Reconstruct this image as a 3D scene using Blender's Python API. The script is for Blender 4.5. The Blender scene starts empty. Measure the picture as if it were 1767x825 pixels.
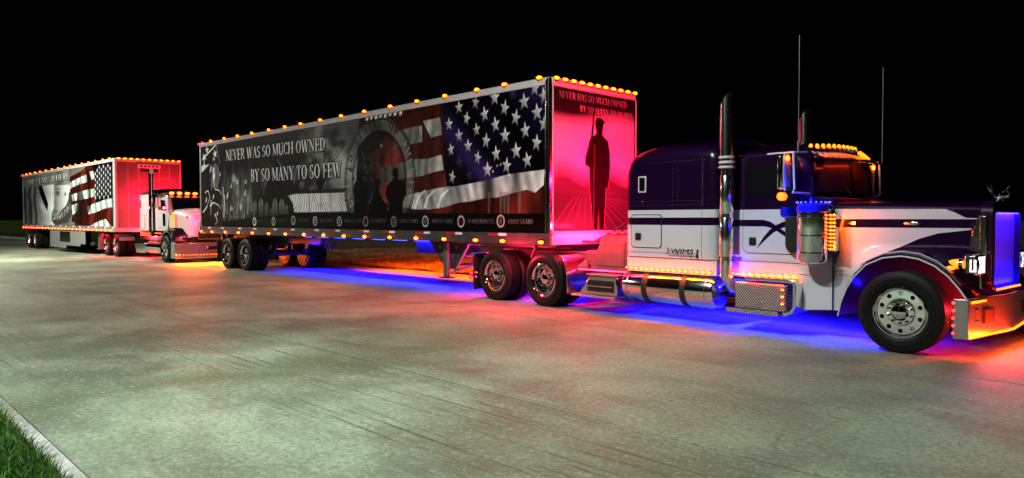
import bpy, bmesh, math, random
import numpy as np
from mathutils import Vector, Matrix
random.seed(7); rng = np.random.default_rng(7)
PI = math.pi; R = math.radians
scene = bpy.context.scene
COL = scene.collection

# ------------------------------------------------------------------ camera
cd = bpy.data.cameras.new('camera'); cam = bpy.data.objects.new('camera', cd); COL.objects.link(cam)
cd.sensor_width = 36; cd.lens = 36 * 1259.0 / 1767.0; cd.clip_start = 0.05; cd.clip_end = 1500
cam.location = (0, 0, 1.587); cam.rotation_euler = (R(90) - math.atan((412.5 - 377.5) / 1259.0), 0, 0)
scene.camera = cam
# ------------------------------------------------------------------ night sky
w = bpy.data.worlds.new('World'); scene.world = w; w.use_nodes = True
nt = w.node_tree; bgn = nt.nodes['Background']
sky = nt.nodes.new('ShaderNodeTexSky'); sky.sky_type = 'NISHITA'; sky.sun_disc = False
sky.sun_elevation = R(-7); sky.sun_rotation = R(240)
nt.links.new(sky.outputs[0], bgn.inputs[0]); bgn.inputs[1].default_value = 0.01
# ------------------------------------------------------------------ flood of the yard, from the left behind the camera
sd = bpy.data.lights.new('sun', 'SUN'); sd.energy = 0.75; sd.angle = R(2.0); sd.color = (0.98, 1.0, 0.95)
sun = bpy.data.objects.new('sun', sd); COL.objects.link(sun)
SUN_FROM = Vector((-0.80, -0.62, 0.86)).normalized()
sun.rotation_euler = SUN_FROM.to_track_quat('Z', 'Y').to_euler()
scene.view_settings.view_transform = 'Standard'; scene.view_settings.look = 'None'
scene.view_settings.exposure = 0.0; scene.view_settings.gamma = 1.0
scene.cycles.use_denoising = True
scene.cycles.max_bounces = 6; scene.cycles.glossy_bounces = 4; scene.cycles.diffuse_bounces = 2
scene.cycles.sample_clamp_indirect = 4.0; scene.cycles.caustics_reflective = False; scene.cycles.caustics_refractive = False

# ------------------------------------------------------------------ materials
MATS = {}
def new_mat(name):
    m = bpy.data.materials.new(name); m.use_nodes = True
    MATS[name] = m
    return m, m.node_tree.nodes, m.node_tree.links, m.node_tree.nodes['Principled BSDF']
def setp(b, **k):
    names = dict(rough='Roughness', metal='Metallic', coat='Coat Weight', coatr='Coat Roughness', spec='Specular IOR Level', ior='IOR',
                 trans='Transmission Weight', alpha='Alpha')
    for a, v in k.items(): b.inputs[names[a]].default_value = v
def nmath(N, L, op, a, b=None, c=None):
    n = N.new('ShaderNodeMath'); n.operation = op
    for i, v in enumerate((a, b, c)):
        if v is None: continue
        if isinstance(v, (int, float)): n.inputs[i].default_value = v
        else: L.new(v, n.inputs[i])
    return n.outputs[0]
def nmix(N, L, f, a, b):
    n = N.new('ShaderNodeMix'); n.data_type = 'RGBA'
    for i, v in ((0, f), (6, a), (7, b)):
        if isinstance(v, (int, float)): n.inputs[i].default_value = v
        elif isinstance(v, tuple): n.inputs[i].default_value = (*v[:3], 1)
        else: L.new(v, n.inputs[i])
    return n.outputs[2]
def nnoise(N, L, scale, vec=None, detail=3, rough=.55, stretch=None):
    n = N.new('ShaderNodeTexNoise'); n.inputs['Scale'].default_value = scale; n.inputs['Detail'].default_value = detail
    n.inputs['Roughness'].default_value = rough
    if vec is None:
        t = N.new('ShaderNodeTexCoord'); vec = t.outputs['Object']
    if stretch:
        mp = N.new('ShaderNodeMapping'); mp.inputs['Scale'].default_value = stretch; L.new(vec, mp.inputs[0]); vec = mp.outputs[0]
    L.new(vec, n.inputs['Vector'])
    return n.outputs['Fac']
def nramp(N, L, f, stops):
    n = N.new('ShaderNodeValToRGB'); L.new(f, n.inputs[0]); e = n.color_ramp.elements
    while len(e) < len(stops): e.new(0.5)
    for i, (p, c) in enumerate(stops):
        e[i].position = p; e[i].color = (c, c, c, 1) if isinstance(c, (int, float)) else (*c, 1)
    return n.outputs[0]
def nbump(N, L, b, h, strength=.3, dist=.01):
    n = N.new('ShaderNodeBump'); n.inputs['Strength'].default_value = strength; n.inputs['Distance'].default_value = dist
    L.new(h, n.inputs['Height']); L.new(n.outputs[0], b.inputs['Normal'])
def plain(name, col, var=.12, nscale=9, bump=0, **k):
    m, N, L, b = new_mat(name); setp(b, **k)
    f = nnoise(N, L, nscale, detail=4)
    c = nmix(N, L, nramp(N, L, f, [(.35, 0.0), (.65, 1.0)]), tuple(v * (1 - var) for v in col), tuple(min(1, v * (1 + var)) for v in col))
    L.new(c, b.inputs['Base Color'])
    if bump: nbump(N, L, b, f, bump, .01)
    return m
def emit(name, col, s):
    m, N, L, b = new_mat(name)
    b.inputs['Base Color'].default_value = (*[min(1, c) for c in col], 1); b.inputs['Emission Color'].default_value = (*col, 1)
    b.inputs['Emission Strength'].default_value = s; setp(b, rough=.25)
    return m
plain('chrome', (.80, .80, .82), .03, 5, metal=1.0, rough=.12)
plain('stack_chrome', (.88, .88, .88), .03, 5, metal=1.0, rough=.17)
plain('wheel_chrome', (.86, .86, .88), .03, 5, metal=1.0, rough=.06)
plain('aluminium', (.62, .63, .64), .08, 7, metal=1.0, rough=.28)
plain('rail_alu', (.55, .55, .56), .10, 6, metal=.75, rough=.38)
plain('nose_paint', (.17, .12, .13), .06, 4, rough=.35)
plain('white_metal', (.60, .60, .60), .06, 4, metal=.1, rough=.35)
plain('white_paint', (.60, .59, .63), .03, 3, rough=.3, coat=1.0, coatr=.03)
plain('purple_paint', (.0085, .0006, .0165), .15, 2, rough=.35, coat=.7, coatr=.03, spec=.15)
plain('black_paint', (.008, .008, .010), .15, 2, rough=.3, coat=1.0, coatr=.04)
plain('dark_metal', (.035, .035, .038), .3, 12, metal=.3, rough=.6)
plain('frame_paint', (.085, .075, .075), .2, 6, rough=.4, coat=.4)
plain('grey_panel', (.20, .22, .21), .06, 3, rough=.4)
plain('bumper_chrome', (.55, .50, .48), .03, 5, metal=.9, rough=.30)
plain('gasket', (.01, .01, .01), .1, 5, rough=.7)
plain('bright_trim', (.85, .85, .86), .03, 5, metal=.35, rough=.25, coat=1)
plain('glass_dusty', (.045, .035, .035), .2, 3, rough=.45, coat=.6, coatr=.02)
plain('glass_dark', (.006, .006, .007), .1, 3, rough=.03, coat=1.0, coatr=.0, spec=.8)
plain('mirror_glass', (.7, .7, .72), .02, 3, metal=1.0, rough=.02)
plain('plate_black', (.01, .01, .01), .1, 3, rough=.4)
plain('tape_red', (.35, .01, .01), .1, 20, rough=.3)
plain('tape_white', (.8, .8, .8), .03, 20, rough=.3)
plain('amber_glass', (.5, .12, .01), .1, 20, rough=.1)
emit('amber_led', (1.0, .040, .0008), 38)
emit('amber_row', (1.0, .045, .001), 24)
emit('amber_soft', (1.0, .13, .006), 4)
emit('roof_amber', (1.0, .10, .003), 7)
emit('red_led', (1.0, .008, .012), 20)
emit('pink_led', (1.0, .03, .12), 8)
emit('blue_led', (.05, .05, 1.0), 8)
emit('white_led', (.85, .9, 1.0), 1.2)
emit('lamp_lens', (.9, 1.0, .92), 150)
plain('blue_lit_metal', (.012, .012, .80), .05, 5, metal=.3, rough=.25, coat=1)  # blue lamp light on the lid and cap, put into the base colour
# tyre rubber
m, N, L, b = new_mat('rubber'); setp(b, rough=.5, spec=.12)
f = nnoise(N, L, 14, detail=5); c = nmix(N, L, f, (.005, .005, .005), (.013, .012, .011)); L.new(c, b.inputs['Base Color']); nbump(N, L, b, nnoise(N, L, 160), .2, .002)
# diamond plate
m, N, L, b = new_mat('diamond_plate'); setp(b, metal=.55, rough=.32)
t = N.new('ShaderNodeTexCoord'); mp = N.new('ShaderNodeMapping'); mp.inputs['Rotation'].default_value = (0, R(45), 0); L.new(t.outputs['Object'], mp.inputs[0])
v = N.new('ShaderNodeTexVoronoi'); v.inputs['Scale'].default_value = 34; v.inputs['Randomness'].default_value = 0; L.new(mp.outputs[0], v.inputs['Vector'])
h = nramp(N, L, v.outputs['Distance'], [(.25, 1.0), (.45, 0.0)])
L.new(nmix(N, L, h, (.13, .11, .10), (.85, .83, .80)), b.inputs['Base Color']); nbump(N, L, b, h, 1.0, .006)
# grille screen
m, N, L, b = new_mat('grille_screen'); setp(b, metal=.3, rough=.45)
t = N.new('ShaderNodeTexCoord'); v = N.new('ShaderNodeTexVoronoi'); v.inputs['Scale'].default_value = 70; v.inputs['Randomness'].default_value = 0; L.new(t.outputs['Object'], v.inputs['Vector'])
h = nramp(N, L, v.outputs['Distance'], [(.3, 0.0), (.45, 1.0)])
L.new(nmix(N, L, h, (.05, .05, .08), (.28, .28, .34)), b.inputs['Base Color']); nbump(N, L, b, h, .5, .004)
# concrete
def concrete(name, base):
    m, N, L, b = new_mat(name); setp(b, rough=.62, spec=.18)
    t = N.new('ShaderNodeTexCoord'); o = t.outputs['Object']
    big = nnoise(N, L, .35, o, 4, .6); mid = nnoise(N, L, 1.9, o, 9, .70, (.8, 1.1, 1)); fine = nnoise(N, L, 40, o, 5, .7)
    streak = nnoise(N, L, 9, o, 4, .6, (.10, 3.0, 1))
    oi = N.new('ShaderNodeObjectInfo')
    d = tuple(v * .27 for v in base); l = tuple(v * 1.22 for v in base)
    f = nmath(N, L, 'MULTIPLY_ADD', big, 1.5, nmath(N, L, 'MULTIPLY', mid, .75))
    f = nmath(N, L, 'MULTIPLY_ADD', streak, .14, f)
    f = nmath(N, L, 'MULTIPLY_ADD', oi.outputs['Random'], .08, f)
    f = nmath(N, L, 'SUBTRACT', f, .75)
    c = nmix(N, L, nramp(N, L, f, [(.28, 0.0), (.66, 1.0)]), d, l)
    tint = nnoise(N, L, .22, o, 3, .5)
    c = nmix(N, L, nmath(N, L, 'MULTIPLY', nramp(N, L, tint, [(.45, 0.0), (.62, 1.0)]), .35), c, (base[0] * .66, base[1] * .50, base[2] * .32))
    # tine grooves: dark broken hair lines running along the road
    gr = N.new('ShaderNodeTexNoise'); gr.inputs['Scale'].default_value = 1; gr.inputs['Detail'].default_value = 2
    mp = N.new('ShaderNodeMapping'); mp.inputs['Scale'].default_value = (.55, 26, 1); L.new(o, mp.inputs[0]); L.new(mp.outputs[0], gr.inputs['Vector'])
    sy_ = N.new('ShaderNodeSeparateXYZ'); L.new(o, sy_.inputs[0])
    gb = nramp(N, L, nmath(N, L, 'ABSOLUTE', nmath(N, L, 'ADD', sy_.outputs[1], 5.9)), [(.55, 1.0), (.95, 0.0)])
    patch = nramp(N, L, nnoise(N, L, .5, o, 2, .5, (.25, 1.5, 1)), [(.47, 0.0), (.60, 1.0)])
    g = nmath(N, L, 'MULTIPLY', nramp(N, L, gr.outputs['Fac'], [(.60, 0.0), (.68, 1.0)]), nmath(N, L, 'MAXIMUM', nmath(N, L, 'MULTIPLY', patch, .6), nmath(N, L, 'MULTIPLY', gb, .85)))
    c = nmix(N, L, g, c, tuple(v * .16 for v in base))
    # pits and specks
    vo = N.new('ShaderNodeTexVoronoi'); vo.inputs['Scale'].default_value = 7; L.new(o, vo.inputs['Vector'])
    pit = nramp(N, L, vo.outputs['Distance'], [(.05, 1.0), (.085, 0.0)])
    c = nmix(N, L, nmath(N, L, 'MULTIPLY', pit, .9), c, tuple(v * .10 for v in base))
    bl = nramp(N, L, nnoise(N, L, .8, o, 5, .6, (.6, 1.4, 1)), [(.52, 0.0), (.66, .55)])
    c = nmix(N, L, bl, c, (base[0] * .40, base[1] * .38, base[2] * .27))
    c = nmix(N, L, nmath(N, L, 'MULTIPLY', nramp(N, L, fine, [(.42, 1.0), (.56, 0.0)]), .45), c, tuple(v * .45 for v in base))
    # stain along one cross joint, wandering cracks, oil drips
    sx_ = N.new('ShaderNodeSeparateXYZ'); L.new(o, sx_.inputs[0])
    wob = nmath(N, L, 'MULTIPLY_ADD', big, 2.2, nmath(N, L, 'SUBTRACT', sx_.outputs[0], 2.75))
    band = nramp(N, L, nmath(N, L, 'ABSOLUTE', wob), [(.0, 1.0), (.75, 0.0)])
    c = nmix(N, L, nmath(N, L, 'MULTIPLY', band, nmath(N, L, 'MULTIPLY', nramp(N, L, mid, [(.3, 1.), (.7, .45)]), .9)), c, (base[0] * .30, base[1] * .31, base[2] * .20))
    ve = N.new('ShaderNodeTexVoronoi'); ve.feature = 'DISTANCE_TO_EDGE'; ve.inputs['Scale'].default_value = .33
    wv = N.new('ShaderNodeMixRGB'); wv.blend_type = 'ADD'; wv.inputs[0].default_value = .35; L.new(o, wv.inputs[1])
    wn = N.new('ShaderNodeTexNoise'); wn.inputs['Scale'].default_value = 2.2; wn.inputs['Detail'].default_value = 5; L.new(o, wn.inputs['Vector']); L.new(wn.outputs['Color'], wv.inputs[2]); L.new(wv.outputs[0], ve.inputs['Vector'])
    crack = nmath(N, L, 'MULTIPLY', nramp(N, L, ve.outputs['Distance'], [(.0, 1.0), (.006, 0.0)]), nramp(N, L, nnoise(N, L, .4, o, 2), [(.54, 0.0), (.60, .45)]))
    c = nmix(N, L, crack, c, tuple(v * .15 for v in base))
    vo2 = N.new('ShaderNodeTexVoronoi'); vo2.inputs['Scale'].default_value = .9; L.new(o, vo2.inputs['Vector'])
    c = nmix(N, L, nmath(N, L, 'MULTIPLY', nramp(N, L, nmath(N, L, 'MULTIPLY_ADD', fine, .06, vo2.outputs['Distance']), [(.07, .8), (.15, 0.0)]), .5), c, tuple(v * .30 for v in base))
    gr2 = nnoise(N, L, 19, o, 9, .80)
    c = nmix(N, L, nramp(N, L, gr2, [(.38, .80), (.50, 0.0)]), c, tuple(v * .42 for v in base))
    c = nmix(N, L, nramp(N, L, gr2, [(.52, 0.0), (.64, .50)]), c, tuple(min(1, v * 1.55) for v in base))
    L.new(c, b.inputs['Base Color'])
    hgt = nmath(N, L, 'SUBTRACT', nmath(N, L, 'MULTIPLY_ADD', fine, .5, mid), nmath(N, L, 'MULTIPLY', g, .8))
    nbump(N, L, b, hgt, .8, .016)
    L.new(nramp(N, L, mid, [(.3, .5), (.7, .75)]), b.inputs['Roughness'])
    return m
concrete('concrete', (.268, .325, .238))
concrete('kerb_concrete', (.52, .52, .50))
plain('joint_dirt', (.03, .028, .025), .3, 8, rough=.9)
def soil(name, a, c2, sc):
    m, N, L, b = new_mat(name); setp(b, rough=.95, spec=.1)
    f = nnoise(N, L, sc, detail=8, rough=.7); L.new(nmix(N, L, nramp(N, L, f, [(.35, 0.), (.65, 1.)]), a, c2), b.inputs['Base Color']); nbump(N, L, b, f, 1.0, .05)
soil('dry_turf', (.035, .030, .014), (.16, .12, .055), 3.0)
soil('green_turf', (.020, .045, .008), (.07, .13, .02), 4.0)
def blade_mat(name, a, c2):
    m, N, L, b = new_mat(name); setp(b, rough=.6, spec=.3)
    g = N.new('ShaderNodeNewGeometry'); f = g.outputs['Random Per Island']
    L.new(nmix(N, L, f, a, c2), b.inputs['Base Color'])
blade_mat('blade_green', (.03, .10, .008), (.09, .27, .03))
blade_mat('blade_dry', (.07, .055, .02), (.26, .21, .10))
# paint schemes on the dark tractor, bands of colour across the bodywork in its own coordinates
def fcurve(N, L, x, pts, x0, x1, z0, z1):
    """z(x) through points, as a float curve"""
    xx = nmath(N, L, 'DIVIDE', nmath(N, L, 'SUBTRACT', x, x0), x1 - x0)
    n = N.new('ShaderNodeFloatCurve'); L.new(xx, n.inputs['Value']); cv = n.mapping.curves[0]
    P = [((px - x0) / (x1 - x0), (pz - z0) / (z1 - z0)) for px, pz in pts]
    while len(cv.points) < len(P): cv.points.new(.5, .5)
    for i, p in enumerate(P): cv.points[i].location = p; cv.points[i].handle_type = 'VECTOR'
    n.mapping.update()
    return nmath(N, L, 'MULTIPLY_ADD', n.outputs[0], z1 - z0, z0)
PURPLE, WHITE = (.0085, .0006, .0165), (.56, .55, .60)
def scheme(name, build, rough=.3):
    m, N, L, b = new_mat(name); setp(b, rough=rough, coat=.6, coatr=.03, spec=.15)
    t = N.new('ShaderNodeTexCoord'); s = N.new('ShaderNodeSeparateXYZ'); L.new(t.outputs['Object'], s.inputs[0])
    mask = build(N, L, s.outputs[0], s.outputs[1], s.outputs[2])
    fl = nnoise(N, L, 1.3, detail=3)
    wcol = nmix(N, L, fl, tuple(v * .92 for v in WHITE), tuple(v * 1.05 for v in WHITE))
    L.new(nmix(N, L, mask, wcol, PURPLE), b.inputs['Base Color'])
    dk = nnoise(N, L, 60, detail=3)
    L.new(nramp(N, L, dk, [(.3, .03), (.7, .09)]), b.inputs['Coat Roughness'])
def gt(N, L, a, b): return nmath(N, L, 'GREATER_THAN', a, b)
def lt(N, L, a, b): return nmath(N, L, 'LESS_THAN', a, b)
def mx(N, L, *a):
    r = a[0]
    for q in a[1:]: r = nmath(N, L, 'MAXIMUM', r, q)
    return r
def mul(N, L, *a):
    r = a[0]
    for q in a[1:]: r = nmath(N, L, 'MULTIPLY', r, q)
    return r
def sch_sleeper(N, L, x, y, z):
    return mx(N, L, gt(N, L, z, 1.722), mul(N, L, gt(N, L, z, 1.49), lt(N, L, z, 1.604)))
scheme('paint_sleeper', sch_sleeper)
def sch_cab(N, L, x, y, z):
    # band that ends in a sweep: lower wing of the swoosh and its upper tail
    up = fcurve(N, L, x, [(4.2, 1.572), (4.77, 1.572), (4.88, 1.545), (4.96, 1.493), (5.2, 1.34), (5.45, 1.2)], 4.2, 5.45, .9, 1.8)
    lo = fcurve(N, L, x, [(4.2, 1.478), (4.81, 1.478), (4.90, 1.455), (5.0, 1.40), (5.2, 1.28), (5.45, 1.1)], 4.2, 5.45, .9, 1.8)
    a = mul(N, L, lt(N, L, z, up), gt(N, L, z, lo), lt(N, L, x, 5.2))
    up2 = fcurve(N, L, x, [(4.665, 1.165), (4.77, 1.325), (4.862, 1.428), (4.96, 1.50), (5.06, 1.545), (5.45, 1.58)], 4.665, 5.45, .9, 1.8)
    lo2 = fcurve(N, L, x, [(4.665, 1.16), (4.79, 1.280), (4.91, 1.385), (5.0, 1.44), (5.1, 1.475), (5.45, 1.485)], 4.665, 5.45, .9, 1.8)
    c = mul(N, L, lt(N, L, z, up2), gt(N, L, z, lo2), gt(N, L, x, 4.67))
    return mx(N, L, gt(N, L, z, 1.715), a, c)
scheme('paint_cab', sch_cab)
def sch_hood(N, L, x, y, z):
    top = fcurve(N, L, x, [(5.5, 1.716), (6.95, 1.704), (7.05, 1.66), (7.16, 1.596), (7.5, 1.58)], 5.5, 7.5, .3, 1.9)
    low = fcurve(N, L, x, [(5.5, .2), (5.93, .30), (5.99, .66), (6.05, .90), (6.12, 1.01), (6.28, 1.12), (6.45, 1.215), (6.68, 1.34), (6.88, 1.41), (7.26, 1.462), (7.5, 1.465)], 5.5, 7.5, .3, 1.9)
    return mx(N, L, gt(N, L, z, top), lt(N, L, z, low), mul(N, L, gt(N, L, z, 1.475), lt(N, L, z, 1.582)))
scheme('paint_hood', sch_hood)

# ------------------------------------------------------------------ mesh helpers
class MB:
    def __init__(s): s.v = []; s.f = []; s.mi = []; s.cur = 0
    def add(s, vs, fs):
        o = len(s.v); s.v += [tuple(p) for p in vs]; s.f += [tuple(i + o for i in f) for f in fs]; s.mi += [s.cur] * len(fs); return s
    def box(s, x0, x1, y0, y1, z0, z1):
        v = [(x, y, z) for x in (x0, x1) for y in (y0, y1) for z in (z0, z1)]
        return s.add(v, [(0, 1, 3, 2), (4, 6, 7, 5), (0, 4, 5, 1), (2, 3, 7, 6), (0, 2, 6, 4), (1, 5, 7, 3)])
    def prism(s, pts, y0, y1, plane='xz'):
        n = len(pts)
        def P(a, b, t): return (a, t, b) if plane == 'xz' else ((t, a, b) if plane == 'yz' else (a, b, t))
        v = [P(a, b, y0) for a, b in pts] + [P(a, b, y1) for a, b in pts]
        f = [tuple(range(n)), tuple(range(2 * n - 1, n - 1, -1))] + [(i, i + n, (i + 1) % n + n, (i + 1) % n) for i in range(n)]
        return s.add(v, f)
    def lathe(s, prof, c, axis='y', n=32, sgn=1):
        """prof: list of (r, t): t along the axis"""
        v = []
        for r, t in prof:
            for k in range(n):
                a = 2 * PI * k / n; p, q = r * math.cos(a), r * math.sin(a)
                d = (p, t * sgn, q) if axis == 'y' else ((t * sgn, p, q) if axis == 'x' else (p, q, t * sgn))
                v.append((c[0] + d[0], c[1] + d[1], c[2] + d[2]))
        f = [(i * n + k, i * n + (k + 1) % n, (i + 1) * n + (k + 1) % n, (i + 1) * n + k) for i in range(len(prof) - 1) for k in range(n)]
        if prof[0][0] > 1e-5: f.append(tuple(range(n)))
        if prof[-1][0] > 1e-5: f.append(tuple(range(len(prof) * n - 1, (len(prof) - 1) * n - 1, -1)))
        return s.add(v, f)
    def ring(s, prof, c, axis='y', n=32, sgn=1):
        """closed profile: no caps"""
        q = MB(); q.lathe(prof + [prof[0]], c, axis, n, sgn)
        q.f = [f for f in q.f if len(f) == 4]
        return s.add(q.v, q.f)
    def cyl(s, c, r, l, axis='y', n=20): return s.lathe([(r, -l / 2), (r, l / 2)], c, axis, n)
    def tube(s, path, r, n=8):
        P = [Vector(p) for p in path]; rings = []
        up = Vector((0, 0, 1)); prev = None
        for i, p in enumerate(P):
            d = (P[min(i + 1, len(P) - 1)] - P[max(i - 1, 0)]).normalized()
            a = (prev if prev is not None else (Vector((1, 0, 0)) if abs(d.z) > .9 else up))
            a = (a - d * a.dot(d)).normalized(); b = d.cross(a); prev = a
            rr = r[i] if isinstance(r, (list, tuple)) else r
            rings.append([p + a * rr * math.cos(2 * PI * k / n) + b * rr * math.sin(2 * PI * k / n) for k in range(n)])
        v = [q for g in rings for q in g]
        f = [(i * n + k, i * n + (k + 1) % n, (i + 1) * n + (k + 1) % n, (i + 1) * n + k) for i in range(len(P) - 1) for k in range(n)]
        f += [tuple(range(n)), tuple(range(len(v) - 1, len(v) - n - 1, -1))]
        return s.add(v, f)
    def loft(s, secs, cap=True, closed=True):
        n = len(secs[0]); v = [p for g in secs for p in g]; m = n if closed else n - 1
        f = [(i * n + k, i * n + (k + 1) % n, (i + 1) * n + (k + 1) % n, (i + 1) * n + k) for i in range(len(secs) - 1) for k in range(m)]
        if cap: f += [tuple(range(n)), tuple(range(len(v) - 1, len(v) - n - 1, -1))]
        return s.add(v, f)
    def ball(s, c, r, n=10, m=6, sc=(1, 1, 1)):
        prof = [(max(1e-6, math.sin(PI * i / m)), -math.cos(PI * i / m)) for i in range(m + 1)]
        q = MB(); q.lathe([(a * r, t * r) for a, t in prof], (0, 0, 0), 'z', n)
        return s.add([(c[0] + p[0] * sc[0], c[1] + p[1] * sc[1], c[2] + p[2] * sc[2]) for p in q.v], [f for f in q.f if len(f) == 4])
    def sl(s, i): s.cur = i; return s
    def data(s, name, mats, smooth=True, ang=35):
        me = bpy.data.meshes.new(name); me.from_pydata(s.v, [], s.f)
        for m in (mats if isinstance(mats, (list, tuple)) else [mats]): me.materials.append(MATS[m])
        me.polygons.foreach_set('material_index', s.mi)
        bm = bmesh.new(); bm.from_mesh(me); bmesh.ops.remove_doubles(bm, verts=bm.verts, dist=1e-5)
        bmesh.ops.recalc_face_normals(bm, faces=bm.faces); bm.to_mesh(me); bm.free()
        if smooth:
            me.polygons.foreach_set('use_smooth', [True] * len(me.polygons)); me.set_sharp_from_angle(angle=R(ang))
        me.update(); return me
    def build(s, name, mats, parent=None, bevel=0, smooth=True, ang=35, seg=2):
        return link(name, s.data(name, mats, smooth, ang), parent, bevel, seg)
def link(name, me, parent=None, bevel=0, seg=2, loc=None):
    o = bpy.data.objects.new(name, me); COL.objects.link(o); o.parent = parent
    if loc: o.location = loc
    if bevel:
        b = o.modifiers.new('bevel', 'BEVEL'); b.width = bevel; b.segments = seg; b.limit_method = 'ANGLE'; b.angle_limit = R(40)
    return o
def thing(name, label, cat, loc, yaw, group=None):
    o = bpy.data.objects.new(name, None); COL.objects.link(o); o.location = loc; o.rotation_euler = (0, 0, yaw); o.empty_display_size = .2
    o['label'] = label; o['category'] = cat
    if group: o['group'] = group
    return o
def lamp(name, kind, parent, loc, energy, col, rot=(0, 0, 0), size=None, spread=None, size_y=None, rad=.05):
    d = bpy.data.lights.new(name, kind); d.energy = energy; d.color = col
    if kind == 'AREA':
        d.shape = 'RECTANGLE'; d.size = size; d.size_y = size_y or .05
        if spread: d.spread = R(spread)
    else: d.shadow_soft_size = rad
    o = bpy.data.objects.new(name, d); COL.objects.link(o); o.parent = parent; o.location = loc; o.rotation_euler = rot
    return o
def rrect(x0, x1, z0, z1, r, n=5):
    P = []
    for cx, cz, a0 in ((x1 - r, z1 - r, 0), (x0 + r, z1 - r, 90), (x0 + r, z0 + r, 180), (x1 - r, z0 + r, 270)):
        for k in range(n + 1):
            a = R(a0 + 90 * k / n); P.append((cx + r * math.cos(a), cz + r * math.sin(a)))
    return P
def lettering(txt, parent, loc, size, mat, rot=(R(90), 0, 0), sx=1.0, shear=0.0, name='lettering'):
    c = bpy.data.curves.new(name, 'FONT'); c.body = txt; c.size = size; c.shear = shear; c.extrude = .0015; c.resolution_u = 3
    c.align_x = 'CENTER'; c.align_y = 'CENTER'; c.materials.append(MATS[mat])
    q = bpy.data.objects.new(name, c); me = bpy.data.meshes.new_from_object(q); bpy.data.objects.remove(q); me.materials.clear(); me.materials.append(MATS[mat])
    o = bpy.data.objects.new(name, me); COL.objects.link(o); o.parent = parent; o.location = loc; o.rotation_euler = rot; o.scale = (sx, 1, 1)
    return o

# ------------------------------------------------------------------ flat prints, rastered in memory
class Canvas:
    def __init__(s, x0, x1, z0, z1, ppm):
        s.x0, s.z0, s.p = x0, z0, ppm; s.W = int((x1 - x0) * ppm); s.H = int((z1 - z0) * ppm); s.x1, s.z1 = x1, z1
        s.a = np.zeros((s.H, s.W, 3), np.float32)
        s.X, s.Z = np.meshgrid(x0 + (np.arange(s.W) + .5) / ppm, z0 + (np.arange(s.H) + .5) / ppm)
    def mask(s, contours):
        P = np.concatenate([np.asarray(c, float) for c in contours]); i0 = max(0, int((P[:, 0].min() - s.x0) * s.p) - 1); i1 = min(s.W, int((P[:, 0].max() - s.x0) * s.p) + 2)
        j0 = max(0, int((P[:, 1].min() - s.z0) * s.p) - 1); j1 = min(s.H, int((P[:, 1].max() - s.z0) * s.p) + 2)
        if i1 <= i0 or j1 <= j0: return None
        X = s.X[j0:j1, i0:i1]; Z = s.Z[j0:j1, i0:i1]; ins = np.zeros(X.shape, bool)
        for c in contours:
            n = len(c)
            for k in range(n):
                (xa, za), (xb, zb) = c[k], c[(k + 1) % n]
                if za == zb: continue
                ins ^= ((Z < za) != (Z < zb)) & (X < (xb - xa) * (Z - za) / (zb - za) + xa)
        return (slice(j0, j1), slice(i0, i1)), ins
    def fill(s, contours, col, op=1.0, shade=None):
        if not isinstance(contours[0][0], (tuple, list, np.ndarray)): contours = [contours]
        r = s.mask(contours)
        if r is None: return
        sl, ins = r; c = np.asarray(col, np.float32) * np.ones((*ins.shape, 3), np.float32)
        if shade is not None: c = c * shade(s.X[sl], s.Z[sl])[..., None]
        k = (ins * op)[..., None].astype(np.float32); s.a[sl] = s.a[sl] * (1 - k) + c * k
    def blob(s, x, z, rx, rz, col, op=1.0, p=2):
        d = ((s.X - x) / rx) ** 2 + ((s.Z - z) / rz) ** 2; k = (op * np.exp(-d ** (p / 2)))[..., None].astype(np.float32)
        s.a[:] = s.a * (1 - k) + np.asarray(col, np.float32) * k
    def image(s, name):
        a = s.a[:s.H // 2 * 2, :s.W // 2 * 2]; a = (a[::2, ::2] + a[1::2, ::2] + a[::2, 1::2] + a[1::2, 1::2]) / 4
        im = bpy.data.images.new(name, a.shape[1], a.shape[0]); q = np.ones((*a.shape[:2], 4), np.float32); a = np.clip(a, 0, 1); q[..., :3] = np.where(a < .0031308, a * 12.92, 1.055 * a ** (1 / 2.4) - .055)
        im.pixels.foreach_set(q.ravel()); im.update(); im.pack(); return im
def noise2(sh, cell, seed):
    g = np.random.default_rng(seed); h, w_ = sh; out = np.zeros(sh, np.float32); amp = 1; tot = 0
    for o in range(4):
        c = max(2, int(cell / 2 ** o)); gh, gw = h // c + 2, w_ // c + 2; G = g.random((gh, gw)).astype(np.float32)
        yi = np.arange(h) / c; xi = np.arange(w_) / c; y0 = yi.astype(int); x0 = xi.astype(int); fy = yi - y0; fx = xi - x0
        fy = (fy * fy * (3 - 2 * fy))[:, None]; fx = (fx * fx * (3 - 2 * fx))[None]
        A = G[y0][:, x0]; B = G[y0][:, x0 + 1]; Cc = G[y0 + 1][:, x0]; D = G[y0 + 1][:, x0 + 1]
        out += amp * ((A * (1 - fx) + B * fx) * (1 - fy) + (Cc * (1 - fx) + D * fx) * fy); tot += amp; amp *= .5
    return out / tot
def ell(x, z, rx, rz, n=40, a0=0, a1=360): return [(x + rx * math.cos(R(a0 + (a1 - a0) * k / n)), z + rz * math.sin(R(a0 + (a1 - a0) * k / n))) for k in range(n + (a1 - a0 < 360))]
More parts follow.
